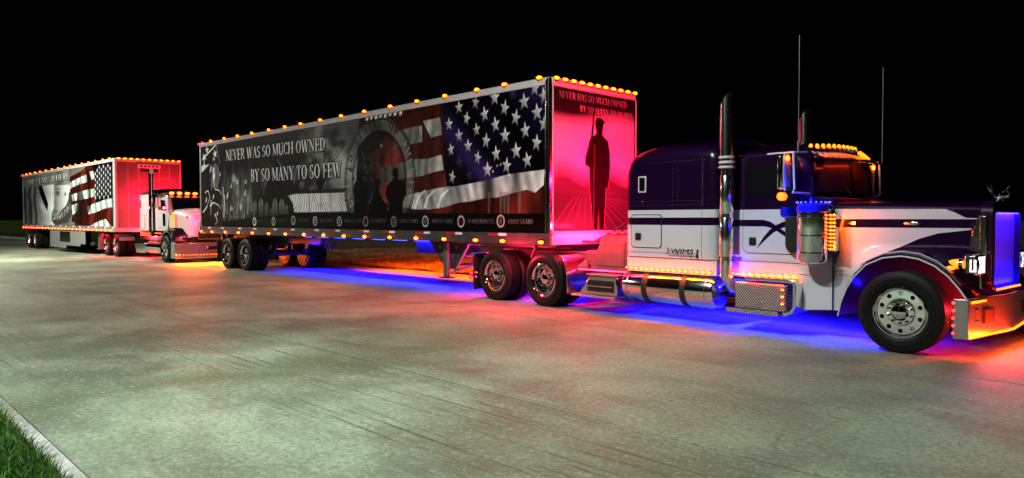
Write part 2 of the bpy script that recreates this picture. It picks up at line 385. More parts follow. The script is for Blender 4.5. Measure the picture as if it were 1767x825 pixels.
def stroke(pts, w0, w1=None):
    w1 = w0 if w1 is None else w1; P = [Vector(p) for p in pts]; l, r = [], []
    for i, p in enumerate(P):
        d = (P[min(i + 1, len(P) - 1)] - P[max(i - 1, 0)]).normalized(); nrm = Vector((-d.y, d.x)); t = i / (len(P) - 1)
        ww = (w0 + (w1 - w0) * t) / 2 if not isinstance(w0, (list,)) else w0[i] / 2
        l.append(tuple(p + nrm * ww)); r.append(tuple(p - nrm * ww))
    return l + r[::-1]
# a roman alphabet with thick and thin strokes: (width, [contour groups]); every contour group is filled on its own
def glyph(ch):
    K, T, S = .15, .055, .045
    def st(x0, y0, x1, y1, w_): return [stroke([(x0, y0), (x1, y1)], w_)]
    def se(x, y, hw=.13): return [[(x - hw, y), (x + hw, y), (x + hw, y + S), (x - hw, y + S)]]
    def arc(cx, cz, rx, rz, a0, a1, wa=K, wb=T):
        P = ell(cx, cz, rx, rz, 16, a0, a1) if a1 - a0 < 360 else ell(cx, cz, rx, rz, 24)
        W_ = [T + (wa - T) * abs(math.cos(R(a0 + (a1 - a0) * k / 16))) ** 1.3 for k in range(17)]
        return [stroke(P, W_)]
    t = 1 - S
    if ch == 'N': return .86, [st(.16, .0, .16, 1, T), st(.70, 0, .70, 1, T), st(.15, 1, .70, .02, K), se(.14, 0), se(.12, t), se(.70, t)]
    if ch == 'E': return .66, [st(.17, 0, .17, 1, K), st(.1, .5, .48, .5, T), se(.33, 0, .28), se(.33, t, .28), st(.58, 0, .58, .2, T), st(.58, 1, .58, .8, T), st(.47, .38, .47, .62, T)]
    if ch == 'V': return .80, [st(.13, 1, .42, 0, K), st(.42, 0, .68, 1, T), se(.13, t), se(.68, t)]
    if ch == 'R': return .78, [st(.17, 0, .17, 1, K), arc(.36, .74, .20, .235, -90, 90), st(.17, .505, .36, .505, T), st(.17, .975, .36, .975, T), st(.38, .5, .68, .02, K), se(.17, 0), se(.68, 0, .1), se(.15, t)]
    if ch == 'W': return 1.12, [st(.13, 1, .36, 0, K), st(.36, 0, .56, .95, T), st(.56, .95, .78, 0, K), st(.78, 0, .98, 1, T), se(.13, t), se(.56, t, .1), se(.98, t)]
    if ch == 'A': return .78, [st(.12, 0, .39, 1, T), st(.39, 1, .66, 0, K), st(.2, .34, .56, .34, T), se(.12, 0), se(.66, 0)]
    if ch == 'S': return .60, [arc(.30, .74, .18, .225, 40, 270, .13), arc(.30, .265, .19, .24, -140, 90, .15), st(.45, .98, .45, .78, T), st(.12, .02, .12, .24, T)]
    if ch == 'O': return .82, [arc(.41, .5, .29, .475, 0, 180), arc(.41, .5, .29, .475, 180, 360)]
    if ch == 'Q': return .82, [arc(.41, .5, .29, .475, 0, 180), arc(.41, .5, .29, .475, 180, 360), st(.45, .12, .7, -.15, K)]
    if ch == 'M': return 1.0, [st(.15, 0, .15, 1, T), st(.15, 1, .48, .08, K), st(.48, .08, .80, 1, T), st(.83, 0, .83, 1, K), se(.15, 0), se(.83, 0), se(.12, t, .1), se(.85, t, .1)]
    if ch == 'U': return .80, [st(.17, .35, .17, 1, K), st(.64, .35, .64, 1, T), arc(.405, .35, .235, .325, 180, 360), se(.17, t), se(.64, t)]
    if ch == 'C': return .72, [arc(.42, .5, .30, .475, 45, 315), st(.64, .98, .64, .74, T), st(.64, .04, .64, .2, T)]
    if ch == 'G': return .80, [arc(.42, .5, .30, .475, 45, 330), st(.64, .98, .64, .74, T), st(.66, .05, .66, .42, K), se(.64, .42)]
    if ch == 'H': return .86, [st(.17, 0, .17, 1, K), st(.68, 0, .68, 1, K), st(.17, .5, .68, .5, T), se(.17, 0), se(.68, 0), se(.17, t), se(.68, t)]
    if ch == 'D': return .82, [st(.17, 0, .17, 1, K), arc(.30, .5, .37, .475, -90, 90), se(.22, 0, .18), se(.22, t, .18)]
    if ch == 'B': return .70, [st(.17, 0, .17, 1, K), arc(.30, .745, .20, .225, -90, 90), arc(.30, .27, .26, .245, -90, 90), se(.22, 0, .16), se(.22, t, .16), st(.17, .51, .34, .51, T)]
    if ch == 'Y': return .76, [st(.12, 1, .39, .45, K), st(.39, .45, .65, 1, T), st(.39, 0, .39, .47, K), se(.39, 0), se(.12, t), se(.65, t)]
    if ch == 'T': return .72, [st(.36, 0, .36, 1, K), se(.36, t, .32), st(.06, 1, .06, .78, T), st(.66, 1, .66, .78, T), se(.36, 0)]
    if ch == 'F': return .62, [st(.17, 0, .17, 1, K), st(.1, .5, .46, .5, T), se(.17, 0), se(.33, t, .28), st(.58, 1, .58, .8, T), st(.45, .38, .45, .62, T)]
    if ch == 'P': return .70, [st(.17, 0, .17, 1, K), arc(.34, .74, .22, .235, -90, 90), se(.17, 0), se(.15, t), st(.17, .505, .36, .505, T)]
    if ch == 'I': return .36, [st(.18, 0, .18, 1, K), se(.18, 0), se(.18, t)]
    if ch == 'L': return .62, [st(.17, 0, .17, 1, K), se(.33, 0, .28), st(.57, 0, .57, .24, T), se(.17, t)]
    return .34, []
def write(cv, txt, x0, x1, z0, h, col, col2=None, zend=None, outline=True, face=None):
    tot = sum(glyph(c)[0] for c in txt); k = (x1 - x0) / tot; zend = z0 if zend is None else zend; hend = h
    for ps in ((0, 1) if outline else (1,)):
        x = x0
        for c in txt:
            w_, grp = glyph(c)
            for g in grp:
                for poly in g:
                    zz = z0 + (zend - z0) * (x - x0) / (x1 - x0)
                    q = [(x + a * k, zz + b_ * h) for a, b_ in poly]
                    if ps == 0:
                        for dx, dz in ((.035, 0), (-.035, 0), (0, .03), (0, -.03), (.05, -.035)): cv.fill([(a + dx, b_ + dz) for a, b_ in q], (.01, .01, .01), .9)
                    else: cv.fill(q, col, 1.0, (lambda X, Z, zz=zz: (.62 + .38 * np.clip((Z - zz) / h, 0, 1)) * (1 + .15 * np.sin(X * 9))))
            x += w_ * k
def star(cv, x, z, r, rot=0, col=(.62, .60, .60), sx=.75, op=1, seed=0):
    P = []
    for k in range(10):
        a = R(90 + rot + 36 * k); q = r if k % 2 == 0 else r * .40; P.append((x + q * math.cos(a) * sx, z + q * math.sin(a)))
    cv.fill(P, col, op, lambda X, Z: .80 + .45 * np.clip(((X - x) * .8 + (Z - z)) / r, -.9, .6))
    for k in range(5):   # bright and dim facets
        a = R(90 + rot + 72 * k); b0 = R(90 + rot + 72 * k + 36)
        cv.fill([(x, z), (x + r * math.cos(a) * sx, z + r * math.sin(a)), (x + .4 * r * math.cos(b0) * sx, z + .4 * r * math.sin(b0))], tuple(v * .62 for v in col), .55 * op)

def soft_noise(cv, amt, cell, seed):
    cv.a *= (1 - amt + 2 * amt * noise2(cv.a.shape[:2], cell, seed))[..., None]
def small_star(cv, c, n=5): pass
RED, CREAM, NAVY = (.30, .115, .09), (.62, .62, .61), (.070, .050, .130)
fold_w = lambda X, Z: .62 + .38 * np.sin(X * 3.3 + Z * 1.1) ** 2 * (.6 + .4 * np.sin(X * 7.9 - Z * 2)) + .12 * np.sin(X * 23 + 3 * np.sin(Z * 3)) * np.sin(X * 2.1)
fold_r = lambda X, Z: .55 + .65 * np.clip(np.sin(X * 2.7 - Z * 1.5), 0, 1) ** 2 + .1 * np.sin(X * 17)

def mural_eagle():
    """print on the near trailer: striped flag, starred field, seal, figures, slogan"""
    cv = Canvas(-16.03, -.13, 1.33, 3.98, 250); cv.a[:] = (.045, .045, .045)
    n1 = noise2(cv.a.shape[:2], 260, 3); n2 = noise2(cv.a.shape[:2], 50, 4)
    cv.a *= (.35 + 1.5 * n1)[..., None]
    # rear: folded flag with stars, drape, faces
    cv.blob(-13.2, 2.2, 1.0, .9, (.12, .125, .12), .8); cv.blob(-12.0, 2.9, .8, .6, (.09, .09, .09), .7)
    cv.fill([(-15.98, 4.0), (-14.73, 4.0), (-14.57, 3.71), (-14.47, 3.36), (-15.98, 3.41)], (.03, .03, .035))
    cv.fill(stroke([(-15.9, 3.55), (-15.4, 3.75), (-14.75, 3.98)], .05), (.75, .75, .75)); cv.fill(stroke([(-14.75, 3.98), (-14.47, 3.36)], .04), (.3, .3, .3))
    cv.fill([(-15.98, 3.12), (-15.98, 3.36), (-15.3, 3.38)], (.42, .42, .42))
    star(cv, -14.85, 3.68, .17, 10, (.7, .7, .7), 1.2); star(cv, -15.75, 3.62, .16, 30, (.7, .7, .7), 1.2); star(cv, -15.5, 3.85, .15, 0, (.6, .6, .6), 1.3); star(cv, -14.95, 3.52, .11, 50, (.5, .5, .5), 1.2)
    dr = [(-15.15, 3.19), (-14.86, 3.41), (-14.58, 3.3), (-14.48, 2.98), (-14.6, 2.58), (-14.83, 2.59), (-15.05, 2.6), (-15.2, 2.51)]
    cv.fill(dr, (.17, .17, .17), 1, lambda X, Z: .5 + np.sin(X * 26 + Z) ** 2); cv.fill(stroke([(-14.95, 3.25), (-15.0, 2.9), (-14.9, 2.6)], .12, .02), (.5, .5, .5))
    for p in ([(-15.7, 2.45), (-15.45, 2.52), (-15.3, 2.3), (-15.5, 2.05), (-15.75, 1.9)], [(-14.9, 2.55), (-14.55, 2.5), (-14.35, 2.35)], [(-15.3, 2.0), (-15.0, 2.12), (-14.6, 2.02), (-14.45, 1.9)], [(-15.9, 1.8), (-15.5, 2.0)],
              [(-14.25, 2.6), (-14.2, 2.3), (-14.25, 2.1)], [(-14.15, 2.35), (-14.1, 1.9), (-14.15, 1.75)], [(-15.2, 2.2), (-15.25, 1.7)], [(-14.9, 1.75), (-14.7, 1.5), (-14.9, 1.4)]):
        cv.fill(stroke(p, .05, .015), (.55, .55, .55), .8)
    g = np.random.default_rng(5)
    for _ in range(46):
        x = -14.3 + 2.2 * g.random(); z = 1.65 + 1.5 * g.random(); cv.blob(x, z, .05 + .12 * g.random(), .08 + .3 * g.random(), (.30, .31, .31), .20 + .28 * g.random())
    for x, z, s_ in ((-13.4, 2.85, .16), (-13.15, 2.72, .12), (-12.55, 2.7, .1), (-13.6, 1.9, .1), (-12.9, 1.95, .12)): cv.fill(ell(x, z, s_, s_ * .8, 6), (.45, .46, .46), .6)
    for x in (-13.65, -13.21, -12.78): cv.fill([ell(x, 1.55, .12, .14), ell(x, 1.55, .08, .10)], (.25, .27, .25), .8)
    # pale headstones, greenish
    for i, (x, zt, hw) in enumerate([(-12.47, 2.03, .11), (-12.08, 2.04, .10), (-11.92, 2.10, .09), (-11.54, 2.14, .14), (-11.18, 2.03, .11), (-10.88, 1.86, .09), (-10.65, 2.12, .15), (-10.24, 2.10, .16), (-9.95, 1.95, .09)]):
        P = [(x - hw, 1.52)] + [(x + hw * math.cos(R(180 - 18 * k)), zt - hw + 1.3 * hw * math.sin(R(180 - 18 * k))) for k in range(11)] + [(x + hw, 1.52)]
        cv.fill(P, (.20, .235, .21), .8, lambda X, Z, x=x, hw=hw: .35 + 1.0 * np.clip((Z - 1.5) / .6, 0, 1) * (.55 + .6 * np.abs((X - x) / hw) ** 2))
    hd = [(-11.68, 3.07), (-11.63, 3.21), (-11.36, 3.27), (-11.0, 3.25), (-10.78, 3.14), (-10.7, 2.9), (-10.92, 2.71), (-11.19, 2.6), (-11.28, 2.44), (-11.33, 2.28), (-11.42, 2.44), (-11.55, 2.61), (-11.66, 2.82)]
    cv.fill(hd, (.20, .20, .20), .9, lambda X, Z: .5 + .5 * np.sin(X * 9 + Z * 7) ** 2)
    cv.fill(stroke([(-10.5, 3.25), (-10.1, 2.95), (-9.9, 2.65)], .05, .02), (.4, .4, .4))
    # cemetery scene
    sc2 = [(-9.7, 3.98), (-6.23, 3.98), (-6.46, 1.75), (-9.51, 1.75), (-9.68, 2.19), (-9.3, 2.34), (-9.2, 2.67), (-9.6, 2.9), (-10.2, 3.2)]
    cv.fill(sc2, (.36, .36, .36), .9, lambda X, Z: np.clip(.25 + .95 * np.clip((X + 9.6) / 2.6, 0, 1), 0, 1.2) * (.7 + .3 * np.sin(Z * 3 + X)))
    for _ in range(150):
        x = -8.3 + g.normal() * .75; z = 3.15 + g.normal() * .42; cv.blob(x, z, .10 + .1 * g.random(), .06 + .08 * g.random(), (.035, .035, .035) if g.random() < .7 else (.3, .3, .3), .55)
    for a in range(9): cv.fill(stroke([(-8.1, 2.3), (-8.1 + .1 * (a - 4), 2.8), (-8.1 + .33 * (a - 4), 3.3 + .1 * (a % 3))], .07, .015), (.02, .02, .02), .8)
    cv.fill([(-9.4, 2.24), (-6.95, 2.24), (-6.81, 2.34), (-9.3, 2.36)], (.05, .05, .05), .8)
    fi = [(-9.86, 2.22), (-9.46, 2.26), (-6.95, 2.23), (-6.81, 1.77), (-9.51, 1.76), (-9.59, 2.02)]
    cv.fill(fi, (.55, .55, .55), 1, lambda X, Z: .55 + .35 * np.sin(X * 26 + 16 * np.sin(Z * 2.3 + X * .7)) ** 2)
    for x in (-9.75, -9.2, -8.72, -8.68, -8.1, -7.6, -7.1): cv.fill(stroke([(x, 2.24), (x + .03, 1.77)], .02), (.1, .1, .1), .8)
    # striped flag
    fl = [(-5.83, 3.02), (-4.96, 3.59), (-4.46, 3.78), (-3.8, 3.90), (-3.58, 3.98), (-2.6, 3.98), (-2.71, 1.73), (-4.85, 1.74), (-5.63, 2.37)]
    cv.fill(fl, RED, .95, fold_r)
    for P in ([(-3.72, 3.68), (-3.41, 3.69), (-3.13, 3.7), (-3.09, 3.53), (-3.08, 3.33), (-3.25, 3.32), (-3.44, 3.3), (-3.58, 3.47)],
              [(-4.8, 3.36), (-4.61, 3.55), (-4.46, 3.59), (-4.1, 3.59), (-3.76, 3.59), (-3.74, 3.23), (-4.04, 3.23), (-4.28, 3.2), (-4.52, 3.22), (-4.8, 3.17)],
              [(-5.42, 2.74), (-4.87, 2.8), (-4.34, 2.86), (-3.98, 2.88), (-3.58, 2.86), (-3.08, 2.92), (-3.02, 2.6), (-3.36, 2.57), (-3.81, 2.5), (-4.28, 2.49), (-4.87, 2.44), (-5.56, 2.37)]):
        cv.fill(P, CREAM, .92, (lambda X, Z: fold_w(X, Z) * np.clip(.30 + .75 * (X + 5.4) / 2.3, .25, 1.05)))
    cv.fill([(-5.2, 3.98), (-3.2, 3.98), (-3.9, 3.6), (-4.6, 3.55), (-5.1, 3.4)], (.16, .06, .05), .8)
    cv.fill([(-4.47, 1.83), (-3.51, 1.8), (-2.96, 1.86), (-2.18, 1.95), (-1.57, 2.02), (-1.0, 2.08), (-.13, 2.12), (-.13, 1.64), (-4.47, 1.65)], (.22, .08, .06), 1, fold_r)
    cv.fill([(-3.08, 3.98), (-3.02, 3.29), (-2.99, 2.66), (-2.92, 2.26), (-2.3, 2.2), (-1.69, 2.30), (-1.11, 2.38), (-.57, 2.42), (-.13, 2.42), (-.13, 3.98)], NAVY, 1,
            lambda X, Z: .35 + 1.1 * np.clip(np.sin(X * 1.9 + Z * 2.4 - 1), 0, 1) ** 2 + .2 * np.sin(X * 6 + Z * 5))
    w3 = [(-4.6, 2.06), (-4.41, 2.09), (-3.94, 2.15), (-3.51, 2.2), (-3.09, 2.24), (-2.62, 2.25), (-1.81, 2.32), (-1.11, 2.42), (-.57, 2.45), (-.13, 2.47), (-.15, 2.19), (-.36, 2.06), (-.57, 2.12), (-1.0, 2.06), (-1.4, 1.99), (-1.63, 2.0), (-2.18, 1.93), (-2.56, 1.91), (-2.96, 1.83), (-3.51, 1.78), (-4.02, 1.79), (-4.53, 1.85)]
    cv.fill(w3, (.66, .66, .66), 1, lambda X, Z: fold_w(X, Z) * np.where(X < -2.2, .9, 1.15) * (1 - .75 * np.exp(-((X + 1.62) / .18) ** 2) - .5 * np.exp(-((X + .9) / .12) ** 2)))
    for x in (-3.9, -3.55, -3.1): cv.fill(stroke([(x - .12, 1.82), (x, 2.05), (x + .25, 2.2)], .10, .03), (.8, .8, .8), .7)
    for i, (x, z) in enumerate([(-2.52, 3.84), (-2.01, 3.88), (-1.74, 3.62), (-1.45, 3.91), (-1.17, 3.68), (-.95, 3.94), (-.65, 3.74), (-.37, 3.96), (-.15, 3.79), (-2.84, 3.53), (-2.28, 3.59), (-1.98, 3.34), (-2.52, 3.27), (-1.7, 3.1), (-1.43, 3.39), (-1.16, 3.16), (-.87, 3.47), (-.62, 3.21), (-.32, 3.51), (-.33, 2.96), (-2.78, 3.0), (-2.24, 3.04), (-1.95, 2.79), (-1.41, 2.83), (-.86, 2.85), (-1.12, 2.59), (-.57, 2.66), (-1.66, 2.54), (-2.74, 2.44), (-2.21, 2.46), (-2.52, 2.72), (-.15, 3.28)]):
        dim = (x, z) in ((-2.21, 2.46), (-2.52, 2.72), (-.95, 3.94)); r = .155 + .02 * (x > -1.8)
        star(cv, x, z, r, [4, -8, 10, 0, -14, 6][i % 6], (.18, .17, .19) if dim else (.66, .65, .64), .78 + .1 * (i % 3 == 0), .8 if dim else 1)
    for x, z in ((-1.38, 2.6), (-1.28, 2.62), (-1.05, 2.42), (-1.5, 2.5)): cv.blob(x, z, .02, .02, (.8, .8, .8), 1)
    for x in (-1.62, -1.28, -1.18, -1.08, -.78): cv.fill(stroke([(x, 1.55), (x + .01, 2.1)], .05, .09), (.30, .30, .30), .55)
    # seal with ring of letters
    cx, cz, ro, ri = -5.45, 2.50, 1.46, 1.13
    cv.fill([ell(cx, cz, ro, ro, 80), ell(cx, cz, ri, ri, 80)], (.36, .36, .36), .5, lambda X, Z: .6 + .6 * np.sin(X * 3 + Z * 2) ** 2)
    for rr in (ro, ro - .055, ri, ri - .05): cv.fill([ell(cx, cz, rr, rr, 90), ell(cx, cz, rr - .028, rr - .028, 90)], (.004, .004, .004), .95)
    T = 'UNITED STATES OF AMERICA'
    for i, c in enumerate(T):
        a = R(205 - 230 * i / (len(T) - 1)); w_, grp = glyph(c); rm = (ro + ri) / 2
        for gq in grp:
            for poly in gq:
                q = []
                for px, pz in poly:
                    u, v_ = (px - w_ / 2) * .20, (pz - .5) * .20; rad = rm + v_; aa = a - u / rm
                    q.append((cx + rad * math.cos(aa), cz + rad * math.sin(aa)))
                cv.fill(q, (.01, .01, .01) if 3 < i < 17 else (.42, .42, .42), .85)
    cv.fill(stroke([(-6.25, 2.75), (-6.2, 3.15), (-6.1, 3.2), (-5.3, 3.24)], .035), (.012, .012, .012), .9)
    for k in range(9): cv.fill(stroke([(-6.0 + .05 * k, 3.3 + .02 * k), (-5.6 + .1 * k, 3.55)], .03, .01), (.02, .02, .02), .5)
    cv.fill(ell(-5.3, 3.26, .06, .04, 12), (.3, .3, .3))
    g2 = np.random.default_rng(9)
    for _ in range(120): cv.blob(-5.95 + g2.normal() * .35, 2.75 + g2.normal() * .25, .05, .04, (.22, .22, .22) if g2.random() < .5 else (.02, .02, .02), .5)
    for P in ([(-6.23, 2.77), (-6.34, 2.71), (-6.32, 2.61), (-6.28, 2.54), (-6.46, 2.44), (-6.52, 2.25), (-6.46, 2.11), (-6.49, 1.85), (-6.46, 1.42), (-5.88, 1.42), (-5.94, 1.85), (-5.91, 2.1), (-5.83, 2.23), (-5.94, 2.42), (-6.12, 2.54), (-6.11, 2.62), (-6.12, 2.73)],
              [(-5.48, 2.52), (-5.6, 2.48), (-5.62, 2.37), (-5.53, 2.26), (-5.56, 2.18), (-5.73, 2.09), (-5.82, 1.92), (-5.81, 1.42), (-5.14, 1.42), (-5.13, 1.91), (-5.23, 2.08), (-5.39, 2.18), (-5.4, 2.27), (-5.35, 2.4), (-5.39, 2.5)],
              [(-4.74, 2.75), (-4.84, 2.71), (-4.87, 2.6), (-4.8, 2.51), (-4.94, 2.42), (-5.09, 2.32), (-5.15, 2.13), (-5.0, 1.95), (-4.97, 1.42), (-4.47, 1.42), (-4.48, 1.98), (-4.33, 2.12), (-4.41, 2.33), (-4.53, 2.43), (-4.67, 2.48), (-4.63, 2.59), (-4.64, 2.7)]):
        cv.fill(P, (.006, .006, .006), .95)
        cx_ = sum(p[0] for p in P) / len(P); cv.blob(cx_ - .06, 2.15, .05, .25, (.05, .05, .05), .6)
    for p in ([(-5.82, 1.95), (-5.68, 2.12)], [(-5.14, 1.95), (-5.3, 2.1)], [(-5.08, 1.84), (-5.02, 1.80)], [(-4.45, 2.0), (-4.42, 1.8)]): cv.fill(stroke(p, .03), (.35, .35, .35), .7)
    # lower dark band with round badges and names
    cv.fill([(-14.3, 1.33), (-14.3, 1.5), (-9.51, 1.74), (-.13, 1.68), (-.13, 1.33)], (.022, .021, .020), .93)
    cv.blob(-11, 1.5, 1.9, .16, (.05, .075, .055), .7)
    for i, (x, z) in enumerate([(-10.75, 1.51), (-9.57, 1.54), (-8.38, 1.53), (-7.17, 1.52), (-5.98, 1.52), (-4.82, 1.52), (-3.65, 1.53), (-2.46, 1.53), (-1.28, 1.54), (-11.98, 1.5)]):
        k = .55 if i < 6 else .8
        cv.fill([ell(x, z, .115, .125), ell(x, z, .08, .09)], (k * .6,) * 3); cv.fill(ell(x, z, .045, .07, 16), (.25, .03, .02) if i in (1, 4, 7) else (.25, .25, .25), .8)
    for i, (nm, x0, x1) in enumerate([('ARMY', -11.75, -11.2), ('NAVY', -10.5, -9.95), ('CAVALRY', -9.3, -8.7), ('AIR FORCE', -8.15, -7.45), ('NATIONAL GUARD', -6.95, -6.15), ('DEPARTMENT', -5.75, -5.1), ('MARINE CORPS', -4.6, -3.9), ('MERCHANT MARINE', -3.42, -2.72), ('SPACE FORCES', -2.28, -1.46), ('COAST GUARD', -1.075, -.42)]):
        k = .12 + .03 * i; write(cv, nm, x0, x1, 1.49, .085, (k, k, k), outline=False)
    k_ = (.30 + .70 / (1 + np.exp(-(np.abs(cv.X + 11.6) - 2.6) / .35))) ; kz = 1 / (1 + np.exp(-(cv.Z - 2.95) / .12)); cv.a *= (1 - kz * (1 - k_))[..., None]
    for x, z, s_ in ((-15.2, 3.2, .1), (-15.75, 3.4, .08), (-14.9, 2.95, .09), (-15.0, 2.3, .07), (-14.45, 3.0, .06), (-13.9, 2.3, .09), (-13.6, 2.6, .07), (-12.6, 2.35, .08), (-15.6, 2.2, .08), (-14.7, 1.75, .06)): cv.fill([(x - s_, z - s_ * 1.2), (x + s_ * .4, z - s_ * .5), (x + s_ * .7, z + s_ * 1.5), (x - s_ * .3, z + s_ * .8)], (.52, .54, .54), .75)
    for k in range(9): cv.fill(stroke([(-14.2 + .25 * k, 1.62 + .1 * (k % 3)), (-14.15 + .25 * k, 2.1 + .12 * (k % 2))], .05, .015), (.38, .40, .40), .6)
    for k in range(7): cv.fill([(-5.95 + .19 * k, 3.90), (-5.85 + .19 * k, 3.90 + .03 * (k % 2)), (-5.83 + .19 * k, 3.975), (-5.95 + .19 * k, 3.965)], (.75, .75, .75), .9)
    star(cv, -4.55, 3.93, .09, 0, (.8, .8, .8), 1.2)
    write(cv, 'NEVER WAS SO MUCH OWNED', -14.0, -7.82, 3.41, .33, (.66, .66, .66), zend=3.33)
    write(cv, 'BY SO MANY TO SO FEW', -12.2, -7.05, 2.68, .37, (.66, .66, .66), zend=2.62)
    cv.a *= (.80 + .4 * n2)[..., None]; cv.a *= (1.08 + .75 / (1 + np.exp((cv.X + 6.9) / .4)))[..., None]; cv.a[:] = 1.3 * np.clip(cv.a, 0, 1) ** 2.0
    return cv.image('flag_print')

def mural_portrait():
    """print on the far trailer: grey portrait and flag"""
    cv = Canvas(-16.1, -.35, 1.27, 3.86, 110); cv.a[:] = (.26, .27, .26)
    n = noise2(cv.a.shape[:2], 120, 8); cv.a *= (.5 + n)[..., None]
    cv.fill([(-16.1, 3.30), (-12.8, 3.26), (-12.9, 1.27), (-16.1, 1.27)], (.25, .26, .25), 1, lambda X, Z: .35 + .9 * np.sin(X * 2.6 + .4 * np.sin(Z * 3)) ** 2)
    for x, z, rx, rz in ((-15.5, 2.4, .3, .5), (-14.2, 2.2, .3, .6), (-14.9, 1.7, .25, .5), (-15.2, 2.9, .3, .2)): cv.blob(x, z, rx, rz, (.05, .055, .05), .8)
    cv.fill([(-12.41, 1.27), (-12.0, 1.9), (-12.6, 2.6), (-12.6, 3.27), (-9.45, 3.26), (-9.3, 1.27)], (.62, .66, .64), .95, lambda X, Z: .55 + .55 * np.clip((X + 12.4) / 2.6, 0, 1) - .1 * np.sin(Z * 5))
    cv.fill([(-12.67, 3.26), (-11.86, 3.3), (-11.12, 2.73), (-10.63, 2.34), (-10.79, 1.96), (-11.53, 2.35), (-12.29, 2.88)], (.02, .022, .022))
    star(cv, -12.0, 2.15, .3, 10, (.7, .72, .7), 1.5, .5)
    cv.fill([(-9.22, 3.12), (-8.51, 3.19), (-6.71, 3.16), (-6.52, 2.8), (-6.98, 2.4), (-7.44, 2.11), (-8.36, 1.94), (-8.85, 1.64), (-9.81, 1.58), (-9.84, 1.95), (-9.28, 2.19), (-9.51, 2.45), (-9.25, 2.75)], (.55, .57, .56), 1,
            lambda X, Z: .40 + .7 * np.clip((X + 9.8) / 2.4, 0, 1))
    cv.blob(-8.75, 2.82, .35, .12, (.04, .04, .04), .9); cv.fill(stroke([(-9.2, 3.0), (-8.7, 3.06), (-8.3, 2.98)], .04), (.05, .05, .05)); cv.blob(-7.4, 2.73, .16, .07, (.05, .05, .05), .9)
    cv.blob(-9.3, 2.2, .3, .25, (.2, .2, .2), .6); cv.fill(stroke([(-9.5, 1.95), (-9.1, 1.9), (-8.8, 1.98)], .05), (.08, .08, .08))
    cv.fill([(-9.95, 1.9), (-9.95, 1.5), (-9.4, 1.27), (-7.0, 1.4), (-6.15, 1.87), (-6.31, 2.8), (-6.74, 2.81), (-6.88, 2.28), (-8.12, 2.0), (-8.84, 1.62), (-9.6, 1.52)], (.12, .12, .12))
    g = np.random.default_rng(2)
    for _ in range(80): x = -8.9 + 2.5 * g.random(); cv.blob(x, 1.45 + (x + 9) * .22 + .25 * g.random(), .06, .05, (.6, .6, .58) if g.random() < .6 else (.02,) * 3, .8)
    fl = [(-6.57, 3.86), (-3.92, 3.86), (-.35, 3.86), (-.35, 1.27), (-4.56, 1.27), (-6.39, 1.46), (-6.15, 1.98), (-6.62, 2.98)]
    cv.fill(fl, (.17, .045, .032), 1, fold_r)
    fw = lambda X, Z: .55 + .5 * np.sin(X * 4 + Z * 2) ** 2
    for P in ([(-6.6, 3.24), (-5.85, 3.33), (-4.83, 3.43), (-3.89, 3.5), (-3.83, 3.17), (-4.85, 3.12), (-6.08, 3.02), (-6.62, 2.92)], [(-6.32, 2.68), (-4.87, 2.79), (-3.69, 2.84), (-2.77, 2.87), (-2.64, 2.54), (-3.72, 2.47), (-4.69, 2.42), (-6.12, 2.39)],
              [(-3.83, 2.13), (-2.62, 2.25), (-1.38, 2.36), (-.35, 2.42), (-.35, 2.06), (-1.4, 2.0), (-2.64, 1.85), (-3.75, 1.77)], [(-3.5, 1.27), (-2.3, 1.47), (-1.25, 1.58), (-.5, 1.27)], [(-6.3, 2.2), (-5.2, 2.3), (-5.4, 1.9), (-6.2, 1.75)], [(-3.46, 3.6), (-2.91, 3.62), (-2.71, 3.32), (-3.11, 3.23)]):
        cv.fill(P, (.58, .64, .62), 1, fw)
    cv.fill([(-5.1, 3.3), (-4.3, 2.4), (-4.8, 1.27), (-5.9, 1.27), (-5.6, 2.0), (-5.4, 2.6)], (.02, .03, .02), .8); cv.fill([(-3.9, 3.86), (-3.3, 3.3), (-3.2, 2.2), (-3.9, 1.6), (-4.2, 1.3), (-3.6, 2.6)], (.02, .015, .015), .75)
    cv.fill([(-2.95, 3.86), (-.35, 3.86), (-.35, 2.42), (-1.38, 2.36), (-2.53, 2.25), (-2.68, 2.7), (-2.7, 3.4)], (.012, .012, .03))
    for i in range(8):
        for j in range(6):
            x = -2.6 + .29 * i; z = 3.72 - .25 * j - .12 * (i % 2)
            if z > 2.35 + .0 * i and not (i == 0 and j == 0): star(cv, x, z, .115, 15 * ((i + j) % 3), (.75, .77, .75), .9)
    write(cv, 'THE STARS WHERE', -15.2, -6.65, 3.38, .30, (.75, .77, .75), zend=3.40)
    cv.fill([(-6.3, 3.9), (-6.6, 3.5), (-4.6, 3.7), (-3.9, 3.86), (-3.9, 3.9)], (.3, .3, .3), .7)
    cv.a[:] = 1.25 * np.clip(cv.a, 0, 1) ** 1.6
    return cv.image('portrait_print')

